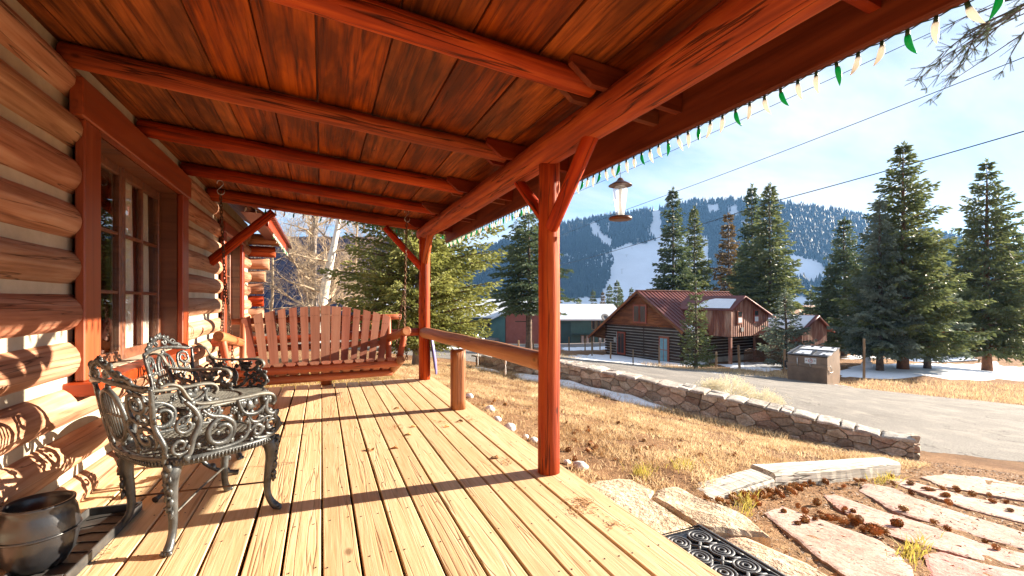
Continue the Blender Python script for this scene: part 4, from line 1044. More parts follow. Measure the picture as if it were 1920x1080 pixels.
    for s in (1, -1):
        D(bez([(s*.240, SZ), (s*.268, .48), (s*.245, .57), (s*.262, .66), (s*.275, .735)], 7), .0125)
        D(bez([(s*.275, .735), (s*.20, .752), (s*.10, .765), (0, .77)], 7), .0135)
        D(bez([(s*.25, .425), (s*.15, .42), (0, .42)], 6), .010)
        D(spiral((s*.185, .665), .052, R(90), 1.3, .25, s=-s), .0095); D(spiral((s*.19, .515), .058, R(-60 if s > 0 else 240), 1.3, .25, s=s), .0105)
        D(bez([(s*.235, .70), (s*.15, .70), (s*.13, .62), (s*.16, .585), (s*.22, .58)], 6), .010)
        D(bez([(s*.12, .44), (s*.13, .50), (s*.10, .56), (s*.125, .60)], 6), .010)
        D(spiral((s*.205, .60), .03, R(0), 1.1, .3, s=s), .0075)
        # crest
        D(bez([(s*.20, .755), (s*.17, .785), (s*.12, .79), (s*.085, .815), (s*.04, .845), (0, .855)], 6), .012)
        D(spiral((s*.125, .80), .026, R(0), 1.1, .3, s=s), .008); D(spiral((s*.045, .805), .024, R(90), 1.1, .3, s=-s), .008)
        for (y, z, r) in ((.09, .835, .017), (.15, .79, .013), (.20, .63, .015), (.17, .55, .014), (.14, .47, .014)):
            p = Bk(s*y, z); b.blob(p, r, int(z*1000), 7, 5, 0.3, (0.6, 1, 1))
    oval = [(0.092*math.cos(2*math.pi*i/40), .60 + .115*math.sin(2*math.pi*i/40)) for i in range(41)]
    b.tube([Bk(y, z) for y, z in oval[:-1]], .011, 6, closed=True)
    for k in range(-3, 4):
        y = k * .024; h = .115 * math.sqrt(max(0, 1 - (y/.092)**2))
        b.tube([Bk(y, .60 - h), Bk(y * 1.05, .60), Bk(y, .60 + h)], .0055, 5)
    b.tube([Bk(-.088, .60), Bk(0, .605), Bk(.088, .60)], .007, 6)
    for (y, z, r) in ((0, .852, .022), (-.045, .843, .016), (.045, .843, .016), (0, .725, .018), (0, .475, .018)):
        p = Bk(y, z); b.blob((p[0] + .006, p[1], p[2]), r, int(z*997), 8, 6, 0.35, (0.55, 1, 1))
        for k in range(5):
            a = k * 1.257; b.blob((p[0] + .008, p[1] + r*0.85*math.cos(a), p[2] + r*0.85*math.sin(a)), r*0.45, k, 6, 4, 0.3, (0.6, 1, 1))
    b.put('back', MT['iron'], t, local(t))
    return t
iron_chair((-.555, 2.715, 0.001), R(38), 'ornate cast iron armchair nearest the camera, beside the black tray', 'cast iron armchairs on the deck')
iron_chair((-.70, 3.92, 0.001), R(-16), 'ornate cast iron armchair standing between the round table and the swing', 'cast iron armchairs on the deck')
tb = thing('iron_table', (-.745, 3.28, 0.001), 'round cast iron side table between the two armchairs', 'table')
b = MB(); lattice(b, lambda x, y: math.hypot(x, y) < 0.27, -.3, .3, -.3, .3, .500, .027, .0060, .0035)
b.tube([(0.285*math.cos(2*math.pi*i/48), 0.285*math.sin(2*math.pi*i/48), .499) for i in range(48)], .016, 8, closed=True, flat=0.7)
b.put('table_top', MT['irontop'], tb, local(tb))
for k in range(3):
    a = R(-110 + 120 * k); b = MB()
    pr = bez([(.10, .495, .013), (.05, .44, .015), (.035, .36, .016), (.06, .27, .017), (.075, .21, .016), (.06, .165, .014), (.09, .10, .013), (.16, .045, .012), (.235, .02, .013), (.265, .014, .017)], 5)
    b.tube([(p[0]*math.cos(a), p[0]*math.sin(a), p[1]) for p in pr], [p[2] for p in pr], 8)
    for (c, r, a0, s) in (((.085, .40), .035, 0, 1), ((.035, .24), .032, 90, -1), ((.095, .16), .03, 180, 1)):
        b.tube([(x*math.cos(a), x*math.sin(a), z) for x, z in spiral(c, r, R(a0), 1.1, .3, s=s)], taper(23, .0085), 6)
    for (x, z) in ((.05, .31), (.085, .22), (.13, .075), (.20, .03)): b.blob((x*math.cos(a), x*math.sin(a), z), .02, int(z*999), 7, 5, 0.3)
    b.put('leg', MT['iron'], tb, local(tb))
# ------------------------------------------------------------------ boot tray and the black pot on it
tr = thing('boot_tray', (-1.0, 2.62, 0.001), 'shallow black boot tray on the deck at the cabin wall', 'tray', rz=R(-3))
b = MB(); tw, tl = 0.115, 0.34
b.bbox((-tw, -tl, 0), (tw, tl, .006), .002); b.put('tray_base', MT['traymetal'], tr, local(tr))
for (a0, a1) in (((-tw, -tl, .006), (-tw + .012, tl, .045)), ((tw - .012, -tl, .006), (tw, tl, .045)), ((-tw + .0125, -tl, .006), (tw - .0125, -tl + .012, .045)), ((-tw + .0125, tl - .012, .006), (tw - .0125, tl, .045))):
    b = MB(); b.bbox(a0, a1, .003); b.put('tray_rim', MT['traymetal'], tr, local(tr))
b = MB()
for k in range(7):
    y = -.27 + k * .09; b.tube([(-.09, y, .0075), (0, y + .025, .0085), (.09, y, .0075)], .003, 5)
b.put('ribs', MT['blackplastic'], tr, local(tr))
pot = thing('black_pot', (-1.07, 2.47, 0.008), 'round black pot standing on the boot tray', 'pot')
b = MB(); b.lathe([(.06, 0), (.085, .012), (.112, .06), (.124, .12), (.126, .17), (.118, .225), (.108, .25), (.113, .258), (.113, .268), (.103, .268), (.098, .25), (.09, .2)], 40); b.put('body', MT['blackplastic'], pot, local(pot))
b = MB(); b.tube([(.128*math.cos(2*math.pi*i/40), .128*math.sin(2*math.pi*i/40), .15) for i in range(40)], .005, 6, closed=True); b.put('band', MT['blackplastic'], pot, local(pot))
# ------------------------------------------------------------------ chilli lights
def chilli(rng_, L=0.062, r=0.0105):
    b = MB(); pts = []; rad = []
    bend = rng_.uniform(0.008, 0.018)
    for i in range(9):
        t = i / 8; pts.append((bend * (t ** 2) * 1.6, 0, -.012 - L * t)); rad.append(r * math.sin(math.pi * (0.22 + 0.78 * t)) ** 0.8 * (1 - 0.25 * t) + .0006)
    b.tube(pts, rad, 8); b.m = 1; b.tube([(0, 0, .006), (0, 0, -.016)], [.006, .0075], 7); return b
crn = random.Random(5)
CH = {c: [chilli(crn).mesh('bulb', [MT['bulb' + c], MT['greenwire']]) for _ in range(4)] for c in ('green', 'white')}
def light_string(p0, p1, n, label, phase=0, name='light_string'):
    p0 = Vector(p0); p1 = Vector(p1); t = thing(name, p0, label, 'string lights')
    pts = []
    for i in range(n):
        for k in range(3):
            q = p0.lerp(p1, (i + k / 3) / n); q.z -= .006 * math.sin(k / 3 * math.pi); pts.append(q)
    b = MB(); b.tube(pts, .0022, 5); b.put('cord', MT['greenwire'], t)
    d = (p1 - p0); 
    for i in range(n):
        c = 'green' if (i + phase) % 3 == 0 else 'white'
        q = p0.lerp(p1, (i + 0.5) / n) + Vector((0, 0, -.008))
        M = Matrix.Translation(q) @ Matrix.Rotation(crn.uniform(0, 6.28), 4, 'Z') @ Matrix.Rotation(crn.gauss(0, .15), 4, 'X')
        put('bulb', CH[c][crn.randrange(4)], None, t, M)
light_string((FX + .006, -0.5, 1.976), (FX + .006, 6.66, 1.976), 98, 'green and white chilli lights hanging along the long porch eave', 0)
light_string((-0.95, 6.705, zc(-.95) - .092), (FX, 6.705, zc(FX) - .092), 24, 'green and white chilli lights along the far end of the porch roof', 1)
light_string((EX + .03, 7.2, 2.075), (EX + .03, 10.2, 2.075), 22, 'chilli lights under the cabin eave beyond the swing', 2)
# ------------------------------------------------------------------ bird feeder
fd = at(1163, 412, 2.95); ft_ = at(1163, 345, 2.95)
fe = thing('bird_feeder', fd, 'brown bird feeder with a clear glass tube hanging from the porch eave', 'bird feeder')
hz = ft_.z - fd.z
b = MB(); b.lathe([(.05, -.004), (.072, .0), (.075, .012), (.066, .02), (.03, .022)], 28); b.put('tray', MT['copper'], fe, local(fe))
b = MB(); b.lathe([(.025, .022), (.030, .06), (.040, .13), (.046, .19), (.044, hz - .03), (.030, hz - .015)], 28); b.put('glass_tube', MT['clear'], fe, local(fe))
b = MB(); b.lathe([(.076, hz - .012), (.074, hz - .008), (.040, hz + .012), (.026, hz + .018), (.016, hz + .035), (.006, hz + .042)], 28); b.put('cap', MT['copper'], fe, local(fe))
b = MB(); b.tube([(0, 0, hz + .04), (0, 0, hz + .13)], .002, 5); b.put('hanger', MT['wire'], fe, local(fe))
b = MB(); b.lathe([(.012, .022), (.012, .20), (.004, .20)], 10); b.put('inner_rod', MT['steel'], fe, local(fe))
# ------------------------------------------------------------------ violet sled behind the far post
sl = thing('plastic_sled', (1.475, 6.24, 0.05), 'violet plastic disc sled leaning on the far rail', 'sled')
b = MB(); v = []; n = 28
for k, (q, o) in enumerate(((1.0, 0), (0.97, .018), (0.6, .03), (0.02, .034))):
    for i in range(n):
        a = 2*math.pi*i/n; v.append((o, q*0.20*math.cos(a)*1.0, .33 + q*.31*math.sin(a)))
f = [(i*n+k, i*n+(k+1) % n, (i+1)*n+(k+1) % n, (i+1)*n+k) for i in range(3) for k in range(n)]
b.add(v, f, True); b.add([(x - .004, y, z) for x, y, z in v], [q[::-1] for q in f], True)
b.put('dish', MT['sled'], sl, local(sl, Matrix.Rotation(R(-8), 4, 'Y') @ Matrix.Rotation(R(-9), 4, 'Z')))
# ------------------------------------------------------------------ slabs, timbers, flagstones
def slab(name, outline, thick, mat, parent=None, seed=0, amp=0.008, edge=0.1, rings=(0.0, .35, .6, .8, .93, 1.0), **tg):
    """a flat stone: outline of world points, top follows their heights with bumps"""
    rs = np.random.default_rng(seed); o = np.array([tuple(p) for p in outline], float); n = 64
    oo = np.r_[o, o[:1]]; s = np.r_[0, np.cumsum(np.linalg.norm(np.diff(oo[:, :2], axis=0), axis=1))]; t = np.linspace(0, s[-1], n, endpoint=False)
    b_ = np.stack([np.interp(t, s, oo[:, k]) for k in range(3)], 1); c = b_.mean(0)
    kx = 1 + sum(np.sin(np.arange(n) / n * 2 * math.pi * f + rs.random() * 6) * a for f, a in ((5, .008), (11, .010), (19, .010), (27, .010)))
    b_[:, :2] = c[:2] + (b_[:, :2] - c[:2]) * kx[:, None]
    V = []; 
    A_ = np.c_[b_[:, :2] - c[:2], np.ones(n)]; pl, *_ = np.linalg.lstsq(A_, b_[:, 2], rcond=None)
    fr = [(rs.normal(0, 9), rs.normal(0, 9), rs.random() * 6) for _ in range(6)]
    for r_ in rings:
        P = c[:2] + (b_[:, :2] - c[:2]) * max(r_, 0.01)
        z = pl[2] + (P - c[:2]) @ pl[:2]
        z = z + amp * sum(np.sin(P[:, 0] * f0 + P[:, 1] * f1 + p0) for f0, f1, p0 in fr) * 0.5 - (edge * thick * max(0, (r_ - .9) / .1))
        V.append(np.c_[P, z])
    V.append(np.c_[c[:2] + (b_[:, :2] - c[:2]) * 1.005, V[-1][:, 2] - thick])
    m = len(V); V = np.concatenate(V); I_ = np.arange(m * n).reshape(m, n)
    q_ = np.stack([I_[:-1], I_[1:], np.roll(I_[1:], -1, 1), np.roll(I_[:-1], -1, 1)], -1).reshape(-1, 4)
    M = Matrix.Translation(Vector(c)); me = np_mesh(name, V - c, q_, False)
    return put(name, me, mat, parent, M, **tg)
SLB = [('sandstone_slab', 'cracked buff sandstone slab at the foot of the nearer porch post', -.075, [(1085,912),(1098,899),(1125,893),(1178,893),(1228,914),(1218,930),(1306,986),(1262,1012),(1236,1012),(1140,950)]),
       ('sandstone_slab', 'buff sandstone slab between the pale timber and the rubber mat', -.085, [(1230,915),(1268,904),(1322,936),(1398,962),(1442,1004),(1335,996),(1309,985),(1221,931)]),
       ('sandstone_slab', 'long sandstone step under the rubber mat', -.090, None)]
for i, (nm, lb, z, o) in enumerate(SLB):
    pts = [atZ(x, y, z) for x, y in o] if o else [Vector(p) for p in [(1.50,1.80,z),(1.80,1.83,z),(1.98,1.72,z),(2.04,1.45,z),(2.02,1.0,z),(1.97,.4,z),(1.90,-.3,z),(1.5,-.3,z)]]
    slab(nm, pts, 0.14, MT['sandstone'], None, 20 + i, 0.010, label=lb, cat='stone slab', rings=(0, .15, .3, .45, .6, .72, .82, .9, .96, 1.0))
def timber(c4, h, label):
    """old beam from its four top corners"""
    c4 = [Vector(p) for p in c4]; a, b_, c, d = c4      # near-left, near-right, far-right, far-left
    M = frame(a, b_, Vector((0, 0, 1))); Mi = M.inverted()
    P = [Mi @ p for p in c4]; mb = MB(); n = 26; v = []; f = []; rn = random.Random(len(label))
    for i in range(n + 1):
        t = i / n; p = P[0].lerp(P[1], t); q = P[3].lerp(P[2], t)
        j = lambda s=.004: rn.uniform(-s, s)
        v += [(p.x, p.y + j(), p.z - h), (p.x, p.y + j(), p.z - .02 + j()), (p.x, p.y + .014 + j(), p.z + j(.003)), (p.x * .5 + q.x * .5, (p.y + q.y)/2, (p.z + q.z)/2 + .004 + j(.003)), (q.x, q.y - .014 + j(), q.z + j(.003)), (q.x, q.y + j(), q.z - .02 + j()), (q.x, q.y + j(), q.z - h)]
    for i in range(n):
        for k in range(6): f.append((i*7+k, i*7+k+1, i*7+k+8, i*7+k+7))
    f += [tuple(range(7))[::-1], tuple(n*7 + k for k in range(7))]
    v = [(x, y, z) for x, y, z in v]; mb.add(v, [q[::-1] for q in f], False)
    return mb.put('timber_beam', MT['timber'], None, M, label=label, cat='timber', group='bleached timbers edging the path')
timber([at(1340,936,3.2), at(1452,897,3.62), at(1405,878,3.95), at(1278,912,3.5)], .14, 'short bleached timber between the sandstone slab and the longer timber')
timber([at(1455,888,3.72), at(1690,868,4.75), at(1652,856,5.05), at(1408,870,4.05)], .16, 'long bleached timber running up to the end of the stone wall')
def c8(pts): return [(1040 + x / 2.455, 640 + y / 2.455) for x, y in pts]
FL = [('large pink flagstone beside the sandstone step', [(960,800),(1050,765),(1130,800),(1340,880),(1480,920),(1560,970),(1640,1075),(1660,1140),(1350,1120),(1200,1000),(1080,900)]),
      ('middle pink flagstone among the pine cones', [(1235,722),(1290,712),(1480,785),(1700,850),(1960,935),(2200,1010),(2150,1060),(1900,1010),(1660,950),(1480,885),(1290,775)]),
      ('pink flagstone below the long timber', [(1395,692),(1440,662),(1530,675),(1660,738),(1900,815),(2250,920),(2220,985),(1900,895),(1700,838),(1560,795),(1420,708)]),
      ('narrow pale flagstone with a thick dark edge', [(1515,640),(1580,636),(1720,680),(1900,722),(2250,800),(2250,870),(1900,785),(1700,715)]),
      ('farthest small flagstone near the road', [(1690,632),(1800,618),(1980,635),(2240,690),(2240,760),(1900,695),(1780,672)]),
      ('corner flagstone at the bottom of the path', [(1700,1000),(1780,990),(1980,1045),(2200,1090),(2200,1160),(1740,1140)])]
for i, (lb, o) in enumerate(FL):
    pts = [gh(*p) for p in c8(o)]
    for p in pts: p.z += .016
    slab('flagstone', pts, .06, MT['flagstone'], None, 40 + i, 0.004, label=lb, cat='flagstone', group='flagstones of the path')
for i, (x, y, r) in enumerate([(880,746,.05),(918,772,.06),(932,790,.045),(955,808,.06),(1088,884,.055),(1062,872,.03),(1000,830,.04),(985,822,.03)]):
    p = gh(x, y); p.x = max(p.x, 1.60); b = MB(); b.blob((0, 0, r*.4), r, i, 10, 7, .14, (1.1, 1.2, .75))
    b.put('white_stone', MT['whitestone'], None, Matrix.Translation(p), label='small whitish stone in the grass along the deck edge', cat='stone', group='whitish stones along the deck edge')
# ------------------------------------------------------------------ rubber mat
mat_ = thing('rubber_doormat', (1.645, 1.36, -.064), 'grey rubber doormat with scroll openwork on the stone step', 'doormat')
b = MB(); mw, ml = .15, .42
def ring_strip(pts, r=.008, closed=False, h=.006):
    b.tube([(x, y, h) for x, y in pts], r, 6, closed=closed, flat=.6)
b.box((-mw, -ml, -.004), (mw, ml, -.001))
base_o = b.put('backing', MT['blackplastic'], mat_, local(mat_)); b = MB()
ring_strip([(-mw, -ml), (mw, -ml), (mw, ml), (-mw, ml)], .010, True); ring_strip([(-mw + .022, -ml + .022), (mw - .022, -ml + .022), (mw - .022, ml - .022), (-mw + .022, ml - .022)], .005, True)
b.put('border', MT['rubber'], mat_, local(mat_)); b = MB()
for k in range(6):
    yc = ml - .085 - k * .132
    for s in (-1, 1):
        cx = s * .066
        for r_ in (.052, .034, .016):
            ring_strip([(cx + r_*math.cos(2*math.pi*i/22), yc + r_*math.sin(2*math.pi*i/22)) for i in range(22)], .0072, True)
        ring_strip([(cx - s*.02, yc - .05), (cx, yc - .068), (cx + s*.03, yc - .078)], .007); ring_strip([(cx + s*.05, yc - .03), (cx + s*.06, yc - .07)], .006)
    ring_strip([(-.03, yc - .04), (.03, yc - .092)], .008); ring_strip([(.03, yc - .04), (-.03, yc - .092)], .008)
b.put('scrolls', MT['rubber'], mat_, local(mat_))
# ------------------------------------------------------------------ stone wall
def clip_half(poly, a, bq, c):
    """part of a polygon with a*x + b*y <= c"""
    out = []; n = len(poly)
    for i in range(n):
        p, q = poly[i], poly[(i+1) % n]; dp, dq = a*p[0] + bq*p[1] - c, a*q[0] + bq*q[1] - c
        if dp <= 0: out.append(p)
        if dp * dq < 0:
            t = dp / (dp - dq); out.append((p[0] + (q[0]-p[0])*t, p[1] + (q[1]-p[1])*t))
    return out
def voronoi(pts, box, asp):
    cells = []
    for i, p in enumerate(pts):
        poly = [(box[0], box[2]), (box[1], box[2]), (box[1], box[3]), (box[0], box[3])]
        for j, q in enumerate(pts):
            if i == j or abs(p[0]-q[0]) > 1.6: continue
            # anisotropic distance: x counted / asp
            dx_, dy_ = (q[0]-p[0]) / asp**2, (q[1]-p[1]); mx, my = (p[0]+q[0])/2, (p[1]+q[1])/2
            poly = clip_half(poly, dx_, dy_, dx_*mx + dy_*my)
            if len(poly) < 3: break
        if len(poly) >= 3: cells.append(poly)
    return cells
wa, wb = Vector((*WALL_A, 0)), Vector((*WALL_B, 0)); WL = (wb - wa).length; wu = (wb - wa).normalized()
wnrm = Vector((wu.y, -wu.x, 0));
if wnrm.dot(-wa) < 0: wnrm = -wnrm          # towards the house
def lat(u): p = wa + wu * u; return p.x * CS - p.y * SN
def wtop(u): return float(np.interp(lat(u), [-2, -.69, 1.2, 3.97, 5.45], [-.34, -.33, -.292, -.635, -.88]))
def wbase(u): p = wa + wu * u + wnrm * .05; return min(tz1(p.x, p.y) - .05, wtop(u) - .3)
wall = thing('stone_wall', (wa.x, wa.y, tz1(wa.x, wa.y)), 'low rubble stone wall between the dry lawn and the road', 'stone wall')
rs = random.Random(11); HV = .47
pts = []; u = 0.0
for row, (v0, hrow) in enumerate(((.06, .1), (.20, .11), (.32, .115), (.42, .1))):
    u = rs.uniform(-.1, .1)
    while u < WL + .1:
        pts.append((u, v0 + rs.uniform(-.028, .028))); u += rs.uniform(.15, .46)
def wp(u, v, off): p = wa + wu * u + wnrm * off; z0, z1 = wbase(u), wtop(u) - .035; return Vector((p.x, p.y, z0 + (z1 - z0) * v / HV))
for ci, poly in enumerate(voronoi(pts, (0, WL, 0, HV), 1.5)):
    c = np.mean(poly, axis=0); pr = rs.uniform(.0, .035)
    P = []
    for k in range(len(poly)):                  # subdivide the sides for an uneven outline
        p, q = np.array(poly[k]), np.array(poly[(k+1) % len(poly)])
        P.append(p); 
        if np.linalg.norm(q - p) > .07: P.append((p + q)/2 + np.array([rs.uniform(-.008, .008), rs.uniform(-.008, .008)]))
    def inset(d): 
        return [tuple(c + (p - c) * max(.1, 1 - d / max(.03, np.linalg.norm(p - c)))) for p in P]
    mb = MB(); n = len(P); rg = [(inset(.004), -.10), (inset(.004), pr - .012), (inset(.012), pr + .004), (inset(.03), pr + .006)]
    org = wp(c[0], c[1], 0); v = []
    for o_, off in rg:
        for (uu, vv) in o_: v.append(wp(uu, vv, off + (rs.uniform(-.005, .005) if off > -.05 else 0)) - org)
    cc = wp(c[0], c[1], pr + .006 + rs.uniform(-.004, .006)) - org
    f = [(i*n+k, i*n+(k+1) % n, (i+1)*n+(k+1) % n, (i+1)*n+k) for i in range(3) for k in range(n)] + [(3*n+k, 3*n+(k+1) % n, 4*n) for k in range(n)]
    v.append(cc); mb.add(v, f, False); put('stone', mb.mesh('stone'), MT['wallstone'], wall, Matrix.Translation(org))
mb = MB(); N_ = 40; v = []; f = []
for i in range(N_ + 1):
    u = WL * i / N_; z0, z1 = wbase(u) - .1, wtop(u) - .045
    for off, z in ((-.004, z0), (-.004, z1), (-.38, z1), (-.38, z0 - .4)): p = wa + wu*u + wnrm*off; v.append((p.x, p.y, z))
for i in range(N_):
    for k in range(4): f.append((i*4+k, i*4+(k+1) % 4, (i+1)*4+(k+1) % 4, (i+1)*4+k))
f += [(0,1,2,3), (N_*4+3, N_*4+2, N_*4+1, N_*4)]
mb.add(v, f); mb.put('mortar', MT['mortar'], wall)
u = -.03; ci = 0
while u < WL:
    w = rs.uniform(.16, .42); nsp = 2 if rs.random() < .6 else 1
    edges = [(-.41, .03)] if nsp == 1 else [(-.41, -.2 + rs.uniform(-.04, .04)), (None, .03)]
    last = None
    for e0, e1 in edges:
        a0 = e0 if e0 is not None else last + .012; last = e1
        o = [(u + .001 + rs.uniform(0, .02), a0), (u + w - .001 - rs.uniform(0, .02), a0 + rs.uniform(-.01, .01)), (u + w - .001 - rs.uniform(0, .03), e1 + rs.uniform(-.015, .015)), (u + w*.5, e1 + rs.uniform(-.01, .02)), (u + .006 + rs.uniform(0, .02), e1 + rs.uniform(-.015, .015))]
        q_ = []
        for uu, off in o: p = wa + wu*uu + wnrm*off; q_.append(Vector((p.x, p.y, wtop(min(max(uu, 0), WL)) + rs.uniform(-.006, .010))))
        slab('cap_stone', q_, .034, MT['capstone'], wall, 100 + ci, .010, .3, rings=(0, .5, .85, 1.0)); ci += 1
    u += w
for k in range(7):                            # end face
    off = -.06 - .11 * (k % 3) - .02; z = wbase(0) + .07 + .13 * (k // 3)
    p = wa - wu * .01 + wnrm * off; mb = MB(); mb.bbox((-.05, -.062, -.058), (.05, .062, .058), .016); mb.v = [(x + rs.uniform(-.012, .012), y + rs.uniform(-.012, .012), zz + rs.uniform(-.012, .012)) for x, y, zz in mb.v]; mb.put('stone', MT['wallstone'], wall, Matrix.Translation((p.x, p.y, z)) @ Matrix.Rotation(math.atan2(wu.y, wu.x), 4, 'Z'))
# ------------------------------------------------------------------ grass
def blades(name, X, Y, h, w, mat, seed, lean=.5, label=None, z=None, **tg):
    r = np.random.default_rng(seed); n = len(X); Z = tz(X, Y) - .005 if z is None else z
    a = r.uniform(0, 2*math.pi, n); b_ = r.uniform(0, 2*math.pi, n); hh = h * r.uniform(.4, 1.35, n); ln = hh * r.uniform(.1, lean*1.6, n)
    ww = w * r.uniform(.6, 1.4, n)
    wx, wy = np.cos(a)*ww/2, np.sin(a)*ww/2; tx, ty = np.cos(b_)*ln, np.sin(b_)*ln
    V = np.stack([np.c_[X - wx, Y - wy, Z], np.c_[X + wx, Y + wy, Z], np.c_[X + tx*.4 + wx*.7, Y + ty*.4 + wy*.7, Z + hh*.6], np.c_[X + tx*.4 - wx*.7, Y + ty*.4 - wy*.7, Z + hh*.6], np.c_[X + tx, Y + ty, Z + hh*.95]], 1).reshape(-1, 3)
    base = (np.arange(n)*5)[:, None]
    T = np.concatenate([base + np.array([0, 1, 2]), base + np.array([0, 2, 3]), base + np.array([3, 2, 4])])
    return put(name, np_mesh(name, V, T, False), mat, label=label, kind='stuff', **tg)
def cam_ld(X, Y): return X*CS - Y*SN, X*SN + Y*CS
tA, tB = (1.15, 3.25), (4.35, 5.0)
def lawn_mask(X, Y):
    l, d = cam_ld(X, Y); wl = 11.18 - .818*l
    path = (d < tA[1] + (l - tA[0]) * (tB[1]-tA[1]) / (tB[0]-tA[0])) & (l > .9)
    end = (l > 4.9) 
    return (d < wl - .12) & ~path & ~end & ((X > 1.62) | (Y > 6.62)) & (X > -1.1) & (Y < 13)
r1 = np.random.default_rng(21); n = 300000
X = r1.uniform(-1, 8, n); Y = r1.uniform(0.5, 13, n); k = lawn_mask(X, Y)
dist = np.hypot(X, Y); k &= r1.random(n) < np.clip(7.5 / np.maximum(dist, 3), .35, 1) * (0.12 + 0.88 * ((np.sin(X*3.1 + np.sin(Y*2.3)*2) * np.sin(Y*2.7 + X) + .35*np.sin(X*9.1 + Y*4)*np.sin(Y*7.3 - X*3)) > -.32))
X, Y = X[k], Y[k]
blades('dry_grass', X, Y, .055, .006, MT['drygrass'], 22, .9, 'short dry golden grass of the lawn')
l = r1.uniform(-1, 4.6, 9000); off = np.abs(r1.normal(0, .16, 9000)) + .03
sel = (r1.random(9000) < .4) | (l > 3.0)
P = np.array([wall_pt(a, o + .32) for a, o in zip(l[sel], off[sel])])
blades('tall_dry_grass', P[:, 0], P[:, 1], .11, .005, MT['drygrass'], 23, .6, 'taller dry grass along the foot of the stone wall')
def patch(cx, cy, sx, sy, n, seed):
    r = np.random.default_rng(seed); P = [gh(cx + r.normal(0, sx), cy + r.normal(0, sy)) for _ in range(n)]; return np.array([p[0] for p in P]), np.array([p[1] for p in P])
for i, (cx, cy, sx, sy, lb) in enumerate([(1205,893,10,4,'yellow green grass tuft behind the sandstone slab'),(1400,950,9,7,'yellow green grass tuft below the short timber'),(1710,1040,14,12,'yellow green grass by the last flagstone'),(1280,878,9,4,'small green tuft in the lawn near the timber'),(1660,905,12,4,'yellow tuft at the end of the long timber')]):
    X, Y = patch(cx, cy, sx*1.3, sy*1.3, 110, 50 + i)
    o = blades('grass_tuft', X, Y, .085, .006, MT['greengrass'], 60 + i, .6, lb)
ex = thing; X, Y = r1.uniform(-.9, 1.2, 2500), r1.uniform(6.7, 8.2, 2500); blades('yard_grass', X, Y, .06, .006, MT['greengrass'], 70, .7, 'green tinged grass behind the swing')
# verge across the road
def verge(poly, n, h, seed, lb, mat='drygrass', w=.012):
    r = np.random.default_rng(seed); o = np.array(poly, float); Q = []
    x = r.uniform(o[:, 0].min(), o[:, 0].max(), n*3); y = r.uniform(o[:, 1].min(), o[:, 1].max(), n*3); kk = inpoly(x, y, [tuple(p) for p in poly]); x, y = x[kk][:n], y[kk][:n]
    P = np.array([tuple(gh(a, b_))[:2] for a, b_ in zip(x, y)]); P += r.normal(0, .12, P.shape)
    return blades('verge_grass', P[:, 0], P[:, 1], h, w, MT[mat], seed + 1, .6, lb)
verge([(1570,722),(1620,712),(1780,716),(1930,724),(1930,762),(1780,748),(1640,734),(1575,728)], 5200, .16, 80, 'golden verge grass right of the dumpster')
verge([(1300,696),(1340,690),(1470,698),(1474,712),(1400,706),(1330,700)], 2600, .20, 82, 'golden verge grass left of the dumpster')
verge([(1190,682),(1240,684),(1320,692),(1310,698),(1230,692)], 1500, .22, 84, 'dry verge grass in front of the barn')
verge([(950,668),(1050,664),(1130,672),(1050,676)], 700, .2, 86, 'dry grass across the road beyond the handrail')
verge([(1570,690),(1640,677),(1900,690),(1900,694),(1640,684)], 900, .16, 88, 'brown litter under the spruces')
# loose gravel and litter
def litter(name, X, Y, s, mat, seed, label):
    r = np.random.default_rng(seed); n = len(X); Z = tz(X, Y) + .004; l_, d_ = cam_ld(X, Y); qx, qy = 960 + F*l_/d_, PY - F*(Z - EYE)/d_
    for _, o_ in FL: Z = np.where(inpoly(qx, qy, c8(o_)), Z + .022, Z)
    c = np.c_[X, Y, Z]; q = r.normal(0, 1, (n, 4, 3)) * (s * r.uniform(.5, 1.5, n))[:, None, None]; q[..., 2] = np.abs(q[..., 2]) * .5
    V = (c[:, None] + q).reshape(-1, 3); b_ = (np.arange(n)*4)[:, None]
    return put(name, np_mesh(name, V, np.concatenate([b_ + np.array(t) for t in ((0,1,2), (0,2,3), (0,1,3), (1,2,3))]), False), mat, label=label, kind='stuff')
n = 44000; X = r1.uniform(1.6, 8, n); Y = r1.uniform(0.2, 8, n); k = ~lawn_mask(X, Y); l, d = cam_ld(X, Y); k &= (d < 8) & (d > 1.2)
kk_ = np.where(k)[0]; li_ = r1.random(len(kk_)); inF = np.zeros(len(kk_), bool); l2, d2 = cam_ld(X[kk_], Y[kk_]); z2 = tz(X[kk_], Y[kk_])
for _, o_ in FL: inF |= inpoly(960 + F*l2/d2, PY - F*(z2 - EYE)/d2, c8(o_))
k = np.zeros(n, bool); k[kk_[~inF | (li_ < .13)]] = True
litter('gravel', X[k][::2], Y[k][::2], .007, MT['wallstone'], 301, 'small gravel between the flagstones'); litter('leaf_litter', X[k][1::2], Y[k][1::2], .008, MT['cone'], 302, 'brown leaf litter between the flagstones')
n = 30000; X = r1.uniform(1.6, 8, n); Y = r1.uniform(0.5, 12, n); k = lawn_mask(X, Y) & (np.sin(X*2.2 + 1) * np.sin(Y*1.9 + X) > -.35)
litter('leaf_litter', X[k], Y[k], .009, MT['cone'], 303, 'brown leaf litter in the dry lawn')
